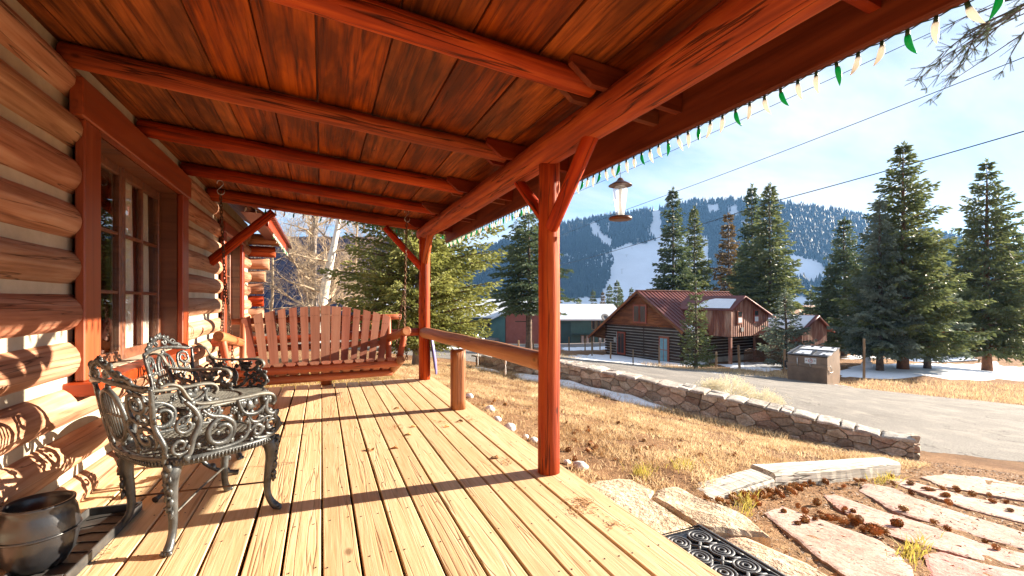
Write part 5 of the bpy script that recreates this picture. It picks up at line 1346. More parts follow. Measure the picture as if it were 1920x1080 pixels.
# ------------------------------------------------------------------ pine cones
def cone_mesh(seed):
    rn = random.Random(seed); b = MB(); b.blob((0, 0, 0), .019, seed, 8, 6, .1, (1, 1, 1.35))
    for i in range(46):
        t = (i + .5) / 46; th = math.acos(1 - 2*t); ph = i * 2.39996; r = .024 * (1 + .1*rn.uniform(-1, 1))
        d = Vector((math.sin(th)*math.cos(ph), math.sin(th)*math.sin(ph), math.cos(th))); c = Vector((d.x*r*.8, d.y*r*.8, d.z*r*1.15)); s1 = d.orthogonal().normalized(); s1 = Vector((-d.y, d.x, 0)).normalized() if abs(d.z) < .98 else s1
        up = Vector((0, 0, 1)); tip = c + d*.010 + up*.006
        b.add([c - s1*.007 - up*.003, c + s1*.007 - up*.003, tip + s1*.004, tip - s1*.004], [(0,1,2,3)])
    return b.mesh('cone')
CM = [cone_mesh(i) for i in range(4)]
crn = random.Random(9); spots = []
zones = [((1340,955),(1480,915),18,7,46), ((1440,925),(1620,880),18,7,60), ((1480,965),(1640,1000),26,14,50), ((1600,905),(1880,950),30,9,30), ((1060,840),(1400,850),50,14,44), ((1080,800),(1300,810),60,12,16), ((1690,950),(1860,1040),25,16,24), ((900,755),(1000,770),20,8,10)]
for (a, b_, sx, sy, n) in zones:
    for _ in range(n):
        t = crn.random(); spots.append((a[0] + (b_[0]-a[0])*t + crn.gauss(0, sx), a[1] + (b_[1]-a[1])*t + crn.gauss(0, sy), n))
for x, y, n in spots:
    p = gh(x, y); l, d = cam_ld(p.x, p.y)
    if p.x < 1.66 or p.z > -.15 or x > 1915: continue
    if any(inpoly(np.array([x]), np.array([y]), c8(o))[0] for _, o in FL) and crn.random() < .72: continue
    inlawn = bool(lawn_mask(np.array([p.x]), np.array([p.y]))[0])
    if not inlawn and n in (44, 16): continue
    s = crn.uniform(.55, 1.0) * (.95 if inlawn else 1); M = Matrix.Translation(p + Vector((0, 0, (.022 if inlawn else .036)*s))) @ Matrix.Rotation(crn.uniform(0, 6.3), 4, 'Z') @ Matrix.Rotation(crn.uniform(.9, 2.0), 4, 'X') @ Matrix.Scale(s, 4)
    put('pine_cone', CM[crn.randrange(4)], MT['cone'], None, M, label='brown pine cone lying in the dry lawn' if inlawn else 'brown pine cone lying beside the flagstone path', cat='pine cone', group='pine cones in the lawn' if inlawn else 'pine cones along the path')
# fallen needles and leaves on the deck
b = MB()
for (x, y, n, s) in ((1090,940,70,.05),(1085,955,50,.05),(745,800,30,.05),(880,786,30,.06),(830,792,20,.05),(950,865,30,.05),(180,1040,30,.06),(1150,985,30,.05)):
    c = atZ(x, y, .002)
    for _ in range(n):
        p = Vector((c.x + crn.gauss(0, s*.6), c.y + crn.gauss(0, s), .002 + crn.random()*.006)); a = crn.uniform(0, 6.3); q = p + Vector((math.cos(a), math.sin(a), crn.uniform(-.02, .1))) * crn.uniform(.012, .03)
        b.tube([p, q], .0012, 3, caps=False)
b.put('needles', MT['cone'], None, label='fallen brown needles on the deck boards', kind='stuff')
for (x, y) in ((743,766),(810,771),(838,800),(765,815),(740,840),(775,800),(928,858),(862,790),(695,843)):
    c = atZ(x, y, .003); b = MB(); n = 7; v = [(.018*math.cos(2*math.pi*i/n)*(1 + .4*(i % 2)), .026*math.sin(2*math.pi*i/n)*(1 + .3*(i % 2)), .003 + .010*math.cos(i*2.1)) for i in range(n)] + [(0, 0, .002)]
    b.add(v, [(i, (i+1) % n, n) for i in range(n)]); b.put('dead_leaf', MT['cone'], None, Matrix.Translation(c) @ Matrix.Rotation(x, 4, 'Z'), label='curled dead leaf lying on the sunlit deck boards', cat='leaf', group='dead leaves on the deck')
# ------------------------------------------------------------------ old log barn
def cam_frame(l, d, z, gl, gd):
    """local frame standing at camera-plan (l, d): x along (gl, gd), y to its left"""
    o = ld(l, d); g = ld(gl, gd); return (o[0], o[1], z), math.atan2(g[1], g[0])
loc, brz = cam_frame(10.2, 36, -3.3, .5, -.866)
barn = thing('log_barn', loc, 'old dark log barn with red metal roof across the road', 'barn', None, brz)
BL, BH, BR, BW = 10.7, 2.40, 5.12, 4.0
def lm(parent, x, y, z): return local(parent, Matrix.Translation((x, y, z)))
def lbox(name, a, b_, mat, parent, c=.01, **tg):
    m = MB(); m.bbox(a, b_, min(c, *[abs(q - p)*.3 for p, q in zip(a, b_)])); return m.put(name, mat, parent, local(parent), **tg)
def lbeam(name, p0, p1, w, h, mat, parent, up=(0, 0, 1)):
    L = (Vector(p1) - Vector(p0)).length; m = MB(); m.bbox((0, -w/2, -h/2), (L, w/2, h/2), min(.01, w*.3, h*.3)); return m.put(name, mat, parent, local(parent, frame(p0, p1, up)))
b = MB(); b.box((-BW + .05, .05, -.8), (BW - .05, BL, BH)); b.put('wall_core', MT['oldchink'], barn, local(barn))
for i in range(11):
    z = .1 + i * .222
    lbeam('wall_log', (-BW - .12, .03, z), (BW + .12, .03, z), .14, .150, MT['oldlog'], barn)
    lbeam('wall_log', (BW - .03, -.10, z + .1), (BW - .03, BL, z + .1), .14, .150, MT['oldlog'], barn)
lbeam('wall_log', (-BW, .03, -.2), (BW, .03, -.2), .16, .3, MT['oldlog'], barn)
lbox('seam_post', (.35, -.05, 0), (.44, -.04, 2.4), MT['oldlog'], barn)
b = MB(); rn = random.Random(4)
for k in range(18):
    z0 = BH + .02 + k * .153; w0 = BW * (1 - (z0 - BH) / (BR - BH)); w1 = max(.02, BW * (1 - (z0 + .15 - BH) / (BR - BH)))
    if w0 <= .1: break
    x = -w0
    while x < w0 - .05:
        x2 = min(w0, x + rn.uniform(.5, 1.6)); 
        a0, a1 = max(-w1, x), min(w1, x2)
        if a1 > a0 + .02:
            dy_ = rn.uniform(0, .02)
            b.add([(x, -.05 - dy_, z0), (x2 - .012, -.05 - dy_, z0), (a1 - .012, -.028, z0 + .15), (a0, -.028, z0 + .15), (x, .05, z0), (x2 - .012, .05, z0)], [(0, 1, 2, 3), (4, 5, 1, 0)])
        x = x2
b.put('gable_siding', MT['shingle'], barn, local(barn))
b = MB(); b.add([(-BW, .04, BH), (BW, .04, BH), (0, .04, BR)], [(0, 1, 2)]); b.put('gable_core', MT['oldlog'], barn, local(barn))
def roof_plane(name, parent, x0, z0, x1, z1, y0, y1, th, mat, seam=.42, seams=True):
    """sheet from (x0, z0) eave to (x1, z1) ridge, y0..y1 long, with standing seams"""
    m = MB(); dx_, dz_ = x1 - x0, z1 - z0; L = math.hypot(dx_, dz_); nx, nz = -dz_/L, dx_/L
    if nz < 0: nx, nz = -nx, -nz
    m.add([(x0, y0, z0), (x1, y0, z1), (x1, y1, z1), (x0, y1, z0), (x0 + nx*th, y0, z0 + nz*th), (x1 + nx*th, y0, z1 + nz*th), (x1 + nx*th, y1, z1 + nz*th), (x0 + nx*th, y1, z0 + nz*th)],
          [(0, 1, 2, 3), (7, 6, 5, 4), (0, 4, 5, 1), (1, 5, 6, 2), (2, 6, 7, 3), (3, 7, 4, 0)])
    o = m.put(name, mat, parent, local(parent))
    if seams:
        m = MB(); m.box((0, -.02, 0), (L, .02, .05)); me = m.mesh('seam', [mat])
        y = y0 + .02
        while y < y1:
            put('seam', me, None, o, local(parent, frame((x0 + nx*th, y, z0 + nz*th), (x1 + nx*th, y, z1 + nz*th), (nx, 0, nz)))); y += seam
    return o
sl = (BR - BH) / BW
rf = roof_plane('roof', barn, BW + .45, BH - .45*sl + .06, 0, BR + .06, -.45, BL + .3, .05, MT['redmetal'])
roof_plane('roof', barn, -BW - 1.95, BH - 1.95*sl + .06, 0, BR + .06, -.45, BL + .3, .05, MT['redmetal'], seams=False)
lbeam('ridge_cap', (0, -.47, BR + .12), (0, BL + .32, BR + .12), .36, .05, MT['redmetal'], barn)
for (xa, s) in ((BW + .42, 1), (-BW - 1.92, -1)): lbeam('barge_board', (xa, -.44, BH - (abs(xa) - BW)*sl - .02), (0, -.44, BR - .02), .05, .18, MT['shingle'], barn)
b = MB(); b.add([(-BW, -.03, BH), (-BW - 1.8, -.03, BH - 1.8*sl), (-BW, -.03, BH - 1.3)], [(0, 1, 2), (2, 1, 0)]); b.put('lean_to_gable', MT['shingle'], barn, local(barn))
for y in (-.1, 4, 8): lbeam('lean_to_post', (-BW - 1.75, y, -.6), (-BW - 1.75, y, BH - 1.7*sl), .14, .14, MT['fencewood'], barn)
def barn_window(x0, x1, z0, z1, y, glassmat, cols, rows, name='window', fr=.11, framemat='trim'):
    w = lbox(name, (x0 - fr, y, z0 - fr), (x1 + fr, y + .10, z1 + fr), MT[framemat], barn)
    for c in range(cols):
        for r_ in range(rows):
            a = x0 + (x1 - x0) * c / cols + .03; e = x0 + (x1 - x0) * (c + 1) / cols - .03; q = z0 + (z1 - z0) * r_ / rows + .03; q1 = z0 + (z1 - z0) * (r_ + 1) / rows - .03
            lbox('pane', (a, y - .012, q), (e, y - .003, q1), glassmat, w) if False else put('pane', (lambda m: (m.box((a, y - .012, q), (e, y - .003, q1)), m.mesh('pane'))[1])(MB()), glassmat, w, local(barn))
    return w
barn_window(-.62, -.06, 2.72, 4.0, -.12, MT['darkglass'], 1, 1); barn_window(.06, .62, 2.72, 4.0, -.12, MT['darkglass'], 1, 1)
barn_window(-2.45, -1.72, 0.05, 1.72, -.10, MT['darkglass'], 2, 1, 'door', .10)
barn_window(2.05, 2.78, -.15, 1.62, -.10, MT['tealdoor'], 2, 2, 'door', .12)
lbox('meter_box', (-2.95, -.12, .9), (-2.72, -.05, 1.3), MT['steel'], barn); lbox('conduit', (-2.66, -.09, 0), (-2.62, -.05, 1.8), MT['steel'], barn)
def on_roof(name, pts, x0, z0, x1, z1, th, label):
    """snow on a roof plane: pts are (fraction up the slope, y)"""
    dx_, dz_ = x1 - x0, z1 - z0; L = math.hypot(dx_, dz_); nx, nz = -dz_/L, dx_/L
    if nz < 0: nx, nz = -nx, -nz
    v = [(x0 + dx_*f + nx*th, y, z0 + dz_*f + nz*th) for f, y in pts]; v2 = [(x + nx*.05, y, z + nz*.05) for x, y, z in v]; n = len(v)
    m = MB(); m.add(v + v2, [tuple(range(n, 2*n)), tuple(range(n))[::-1]] + [(i, (i+1) % n, n + (i+1) % n, n + i) for i in range(n)])
    return m
EV = (BW + .45, BH - .45*sl + .06, 0, BR + .06)
zz = []
for i in range(8): zz += [(.62 - .02*i, 3.6 + i*.5), (.50 - .02*i, 3.85 + i*.5)]
on_roof('s', [(.10, 8.2)] + [(.06 + .1*(i % 2), 7.8 - .45*i) for i in range(8)] + [(.20, 3.2)] + [(f, y) for f, y in zz], *EV, .06, '').put('snow', MT['snow'], None, local(barn), label='snow melting off the red barn roof', kind='stuff')
on_roof('s', [(.02, 1.2)] + [(.04 + .10*(i % 2), 1.2 - .2*i) for i in range(5)] + [(.0, .2)], *EV, .06, '').put('snow', MT['snow'], None, local(barn), label='snow scrap at the near eave of the barn', kind='stuff')
# annex: rusty box on a post
ax0, ax1, ay0, ay1, aym = 2.0, 6.2, 2.36, 6.85, 3.59
annex = thing('metal_annex', tuple(local(barn) @ Vector((6.2, 3.6, 0))), 'rusty metal upper room on a post beside the barn', 'annex', None, brz)
PW_b = PW[barn.name]
def bput(m, name, mat, parent): return m.put(name, mat, parent, PW_b)
def corr(m, p0, p1, z0, z1f, amp=.035, pitch=.2):
    """corrugated vertical sheet between plan points; z1f(t) gives its top"""
    p0, p1 = Vector((*p0, 0)), Vector((*p1, 0)); L = (p1 - p0).length; u = (p1 - p0)/L; n = Vector((u.y, -u.x, 0)); k = int(L / pitch * 4); v = []; f = []
    for i in range(k + 1):
        t = i / k; o = amp * (0, 1, 1, 0)[i % 4]; q = p0 + u*(L*t) + n*o; v += [(q.x, q.y, z0), (q.x, q.y, z1f(t))]
    for i in range(k): f.append((2*i, 2*i+2, 2*i+3, 2*i+1))
    m.add(v, f); return m
def atop(y): return 3.88 + (4.7 - 3.88) * (y - ay0)/(aym - ay0) if y < aym else 4.7 + (3.36 - 4.7) * (y - aym)/(ay1 - aym)
m = MB(); corr(m, (ax1, ay0), (ax1, ay1), 1.86, lambda t: atop(ay0 + (ay1 - ay0)*t), .02, .24); bput(m, 'wall', MT['rust'], annex)
m = MB(); corr(m, (ax0, ay0), (ax1, ay0), 1.86, lambda t: 3.88); bput(m, 'wall', MT['rust'], annex)
m = MB(); m.box((ax0, ay0 + .04, 1.80), (ax1 - .04, ay1, 1.86)); bput(m, 'floor_panel', MT['oldlog'], annex)
m = MB(); m.box((ax0, ay1 - .05, 1.86), (ax1 - .05, ay1, 3.3)); bput(m, 'back_wall', MT['rust'], annex)
def slope_y(m, x0, x1, ya, za, yb, zb, th=.06):
    m.add([(x0, ya, za), (x1, ya, za), (x1, yb, zb), (x0, yb, zb), (x0, ya, za + th), (x1, ya, za + th), (x1, yb, zb + th), (x0, yb, zb + th)], [(3, 2, 1, 0), (4, 5, 6, 7), (0, 1, 5, 4), (1, 2, 6, 5), (2, 3, 7, 6), (3, 0, 4, 7)])
m = MB(); slope_y(m, 1.6, ax1 + .3, ay0 - .3, 3.69, aym, 4.72); bput(m, 'roof', MT['redmetal'], annex)
m = MB(); slope_y(m, 1.6, ax1 + .3, aym, 4.72, ay1 + .5, 3.12); bput(m, 'roof', MT['redmetal'], annex)
m = MB(); m.tube([(ax1 + .3, ay0 - .3, 3.68), (ax1 + .3, aym, 4.71), (ax1 + .3, ay1 + .5, 3.11)], .07, 4); bput(m, 'barge_board', MT['redmetal'], annex)
m = MB(); m.box((ax1 - .2, ay0 + .02, -.9), (ax1, ay0 + .2, 1.8)); bput(m, 'post', MT['rust'], annex)
for (y, s) in ((3.05, 0), (5.0, .05)):
    m = MB(); m.box((ax1 + .02, y, 2.75 + s), (ax1 + .08, y + .55, 3.7 + s)); w = bput(m, 'window', MT['trim'], annex)
    for k in (0, 1): m = MB(); m.box((ax1 + .081, y + .07, 2.85 + s + .42*k), (ax1 + .09, y + .48, 3.2 + s + .42*k)); bput(m, 'pane', MT['darkglass'] if k else MT['whiteroof'], w)
m = MB(); m.box((ax1 + .02, 3.5, 2.2), (ax1 + .06, 3.75, 2.5)); bput(m, 'vent', MT['steel'], annex)
m = MB(); n0 = 3.60
m.add([(3.2, ay0 - .18, 3.80), (ax1 + .05, ay0 - .18, 3.80), (ax1 - .1, 3.15, 4.46), (4.4, 3.2, 4.5), (3.6, 3.0, 4.33)], [(0, 1, 2, 3, 4)]); m.v = [(x, y, z + .075) for x, y, z in m.v]
m.add([(x, y, z - .05) for x, y, z in m.v], [(0, 1, 2, 3, 4)][0:1]); so = bput(m, 'snow', MT['snow'], None); tag(so, 'snow on the small roof of the rusty annex', kind='stuff')
# shed
sx0, sx1, sy0, sy1 = 4.62, 8.25, 7.5, 10.97; sym = (sy0 + sy1)/2
shed = thing('metal_shed', tuple(PW_b @ Vector((8.2, 9, 0))), 'low rusty corrugated shed with snowy roof right of the barn', 'shed', None, brz)
m = MB(); corr(m, (sx0, sy0), (sx1, sy0), -.8, lambda t: 2.33); bput(m, 'wall', MT['rust'], shed)
m = MB(); corr(m, (sx1, sy0), (sx1, sy1), -.8, lambda t: 2.33 + .93*(1 - abs(2*t - 1)), .03, .2); bput(m, 'wall', MT['rust'], shed)
m = MB(); m.box((sx0, sy1 - .06, -.8), (sx1 - .05, sy1, 2.3)); bput(m, 'wall', MT['rust'], shed)
m = MB(); slope_y(m, sx0 - .3, sx1 + .3, sy0 - .35, 2.16, sym, 3.30); bput(m, 'roof', MT['redmetal'], shed)
m = MB(); slope_y(m, sx0 - .3, sx1 + .3, sym, 3.30, sy1 + .5, 2.04); bput(m, 'roof', MT['redmetal'], shed)
m = MB(); m.tube([(sx1 + .3, sy0 - .35, 2.14), (sx1 + .3, sym, 3.28), (sx1 + .3, sy1 + .5, 2.02)], .08, 4); bput(m, 'barge_board', MT['redmetal'], shed)
m = MB(); m.box((sx0 + .3, sy0 - .06, 0), (sx0 + 1.2, sy0 - .045, 1.5)); bput(m, 'opening_shade_panel', MT['darkroom'], shed)  # flat dark panel on the wall, the shade inside the opening as colour
m = MB(); slope_y(m, sx0 - .1, sx1 + .1, sy0 - .25, 2.16 + .033 + .065, sym - .15, 3.30 - .098 + .065, .05); o = bput(m, 'snow', MT['snow'], None); tag(o, 'snow sheet on the low shed roof', kind='stuff')
# ------------------------------------------------------------------ teal lodge buildings
def lodge(px0, px1, d, ytop, ybase, depth, ridge_z, label, mat, roofmat, overhang=.6):
    a = at(px0, ybase, d); c = at(px1, ybase, d); u = (c - a); L = u.length; z1 = EYE + (PY - ytop)/F*d - a.z
    t = thing('lodge_building', tuple(a), label, 'building', None, math.atan2(u.y, u.x))
    lbox('wall', (0, 0, -1.5), (L, depth, z1), MT[mat], t)
    m = MB(); o = overhang
    m.add([(-o, -o, z1 - .15), (L + o, -o, z1 - .15), (L + o, depth*.6, ridge_z - a.z), (-o, depth*.6, ridge_z - a.z), (-o, -o, z1 + .05), (L + o, -o, z1 + .05), (L + o, depth*.6, ridge_z - a.z + .2), (-o, depth*.6, ridge_z - a.z + .2)], [(3,2,1,0),(4,5,6,7),(0,1,5,4),(1,2,6,5),(2,3,7,6),(3,0,4,7)])
    m.put('roof', MT[roofmat], t, local(t))
    k = 0.3
    m = MB(); m.box((0, -.04, -1.5), (.06, 0, z1 - .2)); me = m.mesh('batten', [MT[mat]])
    while k < L: put('batten', me, None, t, lm(t, k, 0, 0)); k += .62
    return t, L, z1
def lwin(t, x0, x1, z0, z1, fm='fencewood', gm='darkglass', name='window', y=-.06):
    w = lbox(name, (x0 - .12, y - .03, z0 - .12), (x1 + .12, y + .05, z1 + .12), MT[fm], t)
    m = MB(); m.box((x0, y - .05, z0), (x1, y - .035, z1)); m.put('pane', MT[gm], w, local(t)); return w
t1, L1, z1_ = lodge(780, 948, 62, 594, 647, 14, 1.15, 'teal board lodge with frosty blue roof beyond the handrail', 'teal', 'whiteroof')
for (x, z) in ((6.6, 2.6), (8.9, 2.6), (9.8, 2.6), (6.5, .9), (9.8, .5), (3.0, 2.4), (2.0, .6)): lwin(t1, x, x + .7, z, z + .95)
lbox('porch_recess_shade', (4.0, -.08, 0), (5.4, -.02, 2.6), MT['tealdark'], t1)  # no hollow here: dark panel on the wall, recess shade as its colour
lbox('recess_shade_panel', (7.2, -.10, -.5), (8.4, -.03, 3.6), MT['tealdark'], t1)  # also a flat panel, darkened to paint the shade of a recess
t2, L2, z2_ = lodge(948, 1040, 57, 581, 647, 9, .9, 'red stucco lodge wing behind the nearer porch post', 'redstucco', 'whiteroof', .1)
m = MB(); m.add([(-2.4, -.6, z2_ - 1.6), (-2.4, 4, z2_ - 1.6), (.9, 4, z2_ + .2), (.9, -.6, z2_ + .2), (-2.4, -.6, z2_ - 1.45), (-2.4, 4, z2_ - 1.45), (.9, 4, z2_ + .35), (.9, -.6, z2_ + .35)], [(0,1,2,3),(7,6,5,4),(0,4,5,1),(1,5,6,2),(2,6,7,3),(3,7,4,0)]); m.put('porch_roof', MT['whiteroof'], t2, local(t2))
m = MB(); m.add([(-1.9, -.1, -1), (-.05, -.1, -1), (-.05, -.1, z2_ - .35), (-1.9, -.1, z2_ - 1.4), (-1.9, 3, -1), (-1.9, 3, z2_ - 1.4)], [(0,1,2,3),(4,0,3,5)]); m.put('porch_wall', MT['teal'], t2, local(t2))
t3, L3, z3_ = lodge(1050, 1165, 72, 599, 643, 14, .35, 'teal lodge with white roof and balcony left of the barn', 'teal', 'whiteroof')
for x in (3.4, 4.2, 5.0, 6.2, 7.0): lwin(t3, x, x + .34, .05, 1.15, 'fencewood', 'whitepaint', 'door')
for x in (5.1, 5.9): lwin(t3, x, x + .4, 2.2, 3.5)
lbox('balcony_slab', (1.8, -1.1, 1.42), (5.0, 0, 1.55), MT['tealdark'], t3)
for i in range(14): lbox('baluster', (1.85 + i*.24, -1.08, 1.55), (1.93 + i*.24, -1.0, 2.4), MT['teal'], t3)
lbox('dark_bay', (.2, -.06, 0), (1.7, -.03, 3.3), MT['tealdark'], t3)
dish = thing('satellite_dish', tuple(at(1133, 600, 68)), 'grey satellite dish on the lodge roof beside the barn', 'satellite dish')
m = MB(); m.lathe([(0.0, .12), (.25, .14), (.5, .22), (.56, .27), (.54, .28), (.2, .17)], 20, M=Matrix.Translation((0, 0, .35)) @ Matrix.Rotation(R(75), 4, 'X') @ Matrix.Scale(1.3, 4, (1, 0, 0))); m.put('dish', MT['lidplastic'], dish, local(dish))
m = MB(); m.tube([(0, 0, -.3), (0, 0, .4)], .04, 6); m.put('mast', MT['steel'], dish, local(dish))
# blue-roofed house behind the aspens
hh_ = thing('blue_roof_house', tuple(at(560, 640, 22)), 'brown house with dark blue metal roof behind the bare trees', 'house', None, -PSI)
m = MB(); m.box((-9, 0, -1.5), (3.1, 6, 1.45)); m.put('wall', MT['shingle'], hh_, local(hh_))
for i in range(5): lbeam('wall_log', (-9, -.03, .05 + i*.29), (3.15, -.03, .05 + i*.29), .16, .24, MT['fascia'], hh_)
hr = MB(); hr.add([(-9.4, -.8, 1.30), (3.5, -.8, 1.30), (3.5, 4.5, 5.6), (-9.4, 4.5, 5.6), (-9.4, -.8, 1.42), (3.5, -.8, 1.42), (3.5, 4.5, 5.72), (-9.4, 4.5, 5.72)], [(3,2,1,0),(4,5,6,7),(0,1,5,4),(1,2,6,5),(2,3,7,6),(3,0,4,7)])
rfo = hr.put('roof', MT['blueroof'], hh_, local(hh_))
m = MB(); m.box((0, -.02, 0), (6.82, .02, .05)); me = m.mesh('seam', [MT['blueroof']])
for i in range(28): put('seam', me, None, rfo, local(hh_, frame((-9.3 + i*.47, -.8, 1.42), (-9.3 + i*.47, 4.5, 5.72))))
# ------------------------------------------------------------------ dumpster
dp = gh(1530, 719); dz = dp.z
da = at(1477, 712, 20.2); dbp = at(1550, 720, 19.0); u = Vector((dbp.x - da.x, dbp.y - da.y, 0)); DWd = u.length * 1.02
dump = thing('dumpster', (da.x, da.y, tz1(da.x, da.y) + .02), 'brown steel dumpster with grey lids at the road edge', 'dumpster', None, math.atan2(u.y, u.x))
Dd = 1.35
def prism_x(prof, x0, x1):
    n = len(prof); v = [(x0, y, z) for y, z in prof] + [(x1, y, z) for y, z in prof]
    return v, [tuple(range(n)), tuple(range(n, 2*n))[::-1]] + [(i, n + i, n + (i+1) % n, (i+1) % n) for i in range(n)]
m = MB(); m.add(*prism_x([(0, -.25), (-.06, .70), (-.06, .78), (0, .78), (0, 1.12), (.1, 1.16), (Dd, 1.42), (Dd + .12, .5), (Dd, -.25)], 0, DWd)); m.put('body', MT['brownpaint'], dump, local(dump))
m = MB(); m.bbox((-.03, -.085, .66), (DWd + .03, -.055, .80), .008); m.put('front_channel', MT['brownpaint'], dump, local(dump))
for k in (0, 1):
    m = MB(); x0 = k * DWd/2 - .02; x1 = (k + 1) * DWd/2 + .02 - .04*(1 - k)
    v, f = prism_x([(-.05, 1.165), (-.05, 1.20), (.5, 1.325), (Dd + .02, 1.48), (Dd + .02, 1.445), (.5, 1.29)], x0, x1); m.add(v, f); m.put('lid', MT['lidplastic'], dump, local(dump))
    for q in (.22, .78):
        m = MB(); m.box((x0 + (x1 - x0)*q - .05, .05, 0), (x0 + (x1 - x0)*q + .05, Dd - .05, .03), Matrix.Translation((0, 0, 1.20)) @ Matrix.Rotation(math.atan(.205), 4, 'X')); m.put('lid_rib', MT['wire'], dump, local(dump))
for x in (.42, DWd - .62):
    m = MB(); m.tube([(x, -.05, 1.05), (x, -.10, 1.03), (x, -.10, .80), (x + .03, -.10, .68)], .018, 5); m.put('handle', MT['steel'], dump, local(dump))
sg = MB(); sg.box((.68, -.012, .82), (1.12, -.004, 1.06)); so_ = sg.put('sign', MT['whitepaint'], dump, local(dump))
m = MB(); m.tube([(.90 + .075*math.cos(2*math.pi*i/24), -.015, .94 + .075*math.sin(2*math.pi*i/24)) for i in range(24)], .009, 4, closed=True); m.tube([(.90 - .05, -.015, .89), (.90 + .05, -.015, .99)], .009, 4); m.put('prohibition_mark', MT['redpaint'], so_, local(dump))
m = MB()
for (x, s) in ((.745, 1), (1.06, 1)): m.box((x - .035, -.0145, .935), (x + .035, -.0125, .955)); m.box((x - .02, -.0145, .956), (x + .02, -.0125, .965))
m.put('sign_marks', MT['wire'], so_, local(dump))
m = MB(); m.tube([(DWd + .01, .1, .8), (DWd + .06, .12, .78), (DWd + .06, .35, .5), (DWd + .01, .37, .48)], .016, 5); m.tube([(DWd + .01, .1, .55), (DWd + .07, .1, .5), (DWd + .07, .4, .5)], .014, 5); m.put('side_bracket', MT['steel'], dump, local(dump))
m = MB(); m.box((-.14, .0, .55), (-.005, .08, .85)); m.put('hinge_pocket', MT['wire'], dump, local(dump))
on = MB(); on.add([(.3, .0, 1.215), (.9, .0, 1.215), (.8, .5, 1.33), (.35, .45, 1.32)], [(0,1,2,3)]); on.add([(1.2, .02, 1.22), (1.65, .05, 1.225), (1.6, .4, 1.305), (1.25, .35, 1.295)], [(0,1,2,3)]); on.add([(.2, .7, 1.375), (1.6, .7, 1.375), (1.5, 1.2, 1.455), (.4, 1.2, 1.455)], [(0,1,2,3)])
on.v = [(x, y, z + .012) for x, y, z in on.v]; on.put('snow', MT['snow'], None, local(dump), label='thin snow on the dumpster lids', kind='stuff')
# ------------------------------------------------------------------ posts, fence, cables
PST = [(1620,712,635,.06,'tall grey post in the verge right of the dumpster'),(1471,702,655,.07,'fence post touching the dumpster'),(1387,692,648,.075,'weathered leaning fence post at the snowy corner'),(1343,690,660,.06,'short fence post beside the small spruce'),
       (1145,674,642,.06,'thin fence post at the barn corner'),(1110,668,640,.06,'thin fence post left of the barn porch'),(1097,658,636,.06,'second post left of the barn porch'),(1067,658,632,.07,'fence post right of the nearer porch post'),
       (1187,686,655,.03,'metal stake in front of the barn door'),(972,658,638,.07,'dark fence post left of the utility pole'),(1000,656,638,.07,'dark fence post right of the utility pole'),(1125,656,637,.06,'post under the barn lean-to'),(1236,684,648,.06,'post beside the teal barn door')]
for i, (x, yb, yt, r, lb) in enumerate(PST):
    p = gh(x, yb); d = p.x*SN + p.y*CS; h = (yb - yt)/F*d; lean = .06 if 'leaning' in lb else .0
    log('fence_post', p - Vector((0, 0, .1)), p + Vector((-lean*h*CS, lean*h*SN, h)), r, MT['fencewood'], None, r*.92, 200 + i, .06, n=10, label=lb, cat='post', group='posts along the road')
wf = thing('wire_fence', tuple(gh(1430, 690)), 'rusty sagging wire fence in front of the shed', 'fence')
p0 = gh(1395, 690); p1 = gh(1466, 692); Lw = (p1 - p0).length; nw = 46
m = MB()
for i in range(nw):
    t = i/(nw - 1); p = p0.lerp(p1, t); p.z = tz1(p.x, p.y); h = 1.15 + .12*math.sin(t*9); s = .10*math.sin(t*6 + 1)
    m.tube([p, p + Vector((0, 0, h*.6)), p + Vector((.05, -.05 + s, h)), p + Vector((.13, -.12 + s, h*.97))], .016, 4)
m.put('wire_pickets', MT['chain'], wf)
for hz_ in (.35, .8):
    m = MB(); m.tube([p0.lerp(p1, k/20) + Vector((0, 0, hz_ + .06*math.sin(k*.9))) for k in range(21)], .014, 4); m.put('strand', MT['chain'], wf)
up = gh(988, 657); ud = up.x*SN + up.y*CS; uh = (657 - 575)/F*ud
pole = thing('utility_pole', tuple(up), 'thin dark utility pole with a crossbar in front of the red lodge', 'utility pole')
log('pole', up - Vector((0, 0, .2)), up + Vector((0, 0, uh)), .10, MT['oldlog'], pole, .08, 9, .03, n=10)
beam_box('crossbar', up + Vector((-1.0*CS, 1.0*SN, uh*.66)), up + Vector((.5*CS, -.5*SN, uh*.66)), .08, .08, MT['oldlog'], pole)
def cable(pts, r, label):
    P = [at(*p) for p in pts]; m = MB(); q = []
    for a, c in zip(P[:-1], P[1:]):
        for k in range(24): t = k/24; e = a.lerp(c, t); e.z -= .004*(a - c).length*math.sin(math.pi*t)*1.2; q.append(e)
    q.append(P[-1]); m.tube(q, r, 5); return m.put('power_cable', MT['wire'], None, label=label, cat='cable', group='overhead cables')
cable([(2050,56,14), (1180,391,34), (830,520,90)], .016, 'upper overhead cable crossing the sky above the ski hill')
cable([(2050,208,14), (1450,378,24), (1040,500,60)], .022, 'lower overhead cable passing in front of the spruces')
cable([(2050,-80,10), (1090,357,24), (860,470,60)], .010, 'thin overhead cable running just under the porch eave')
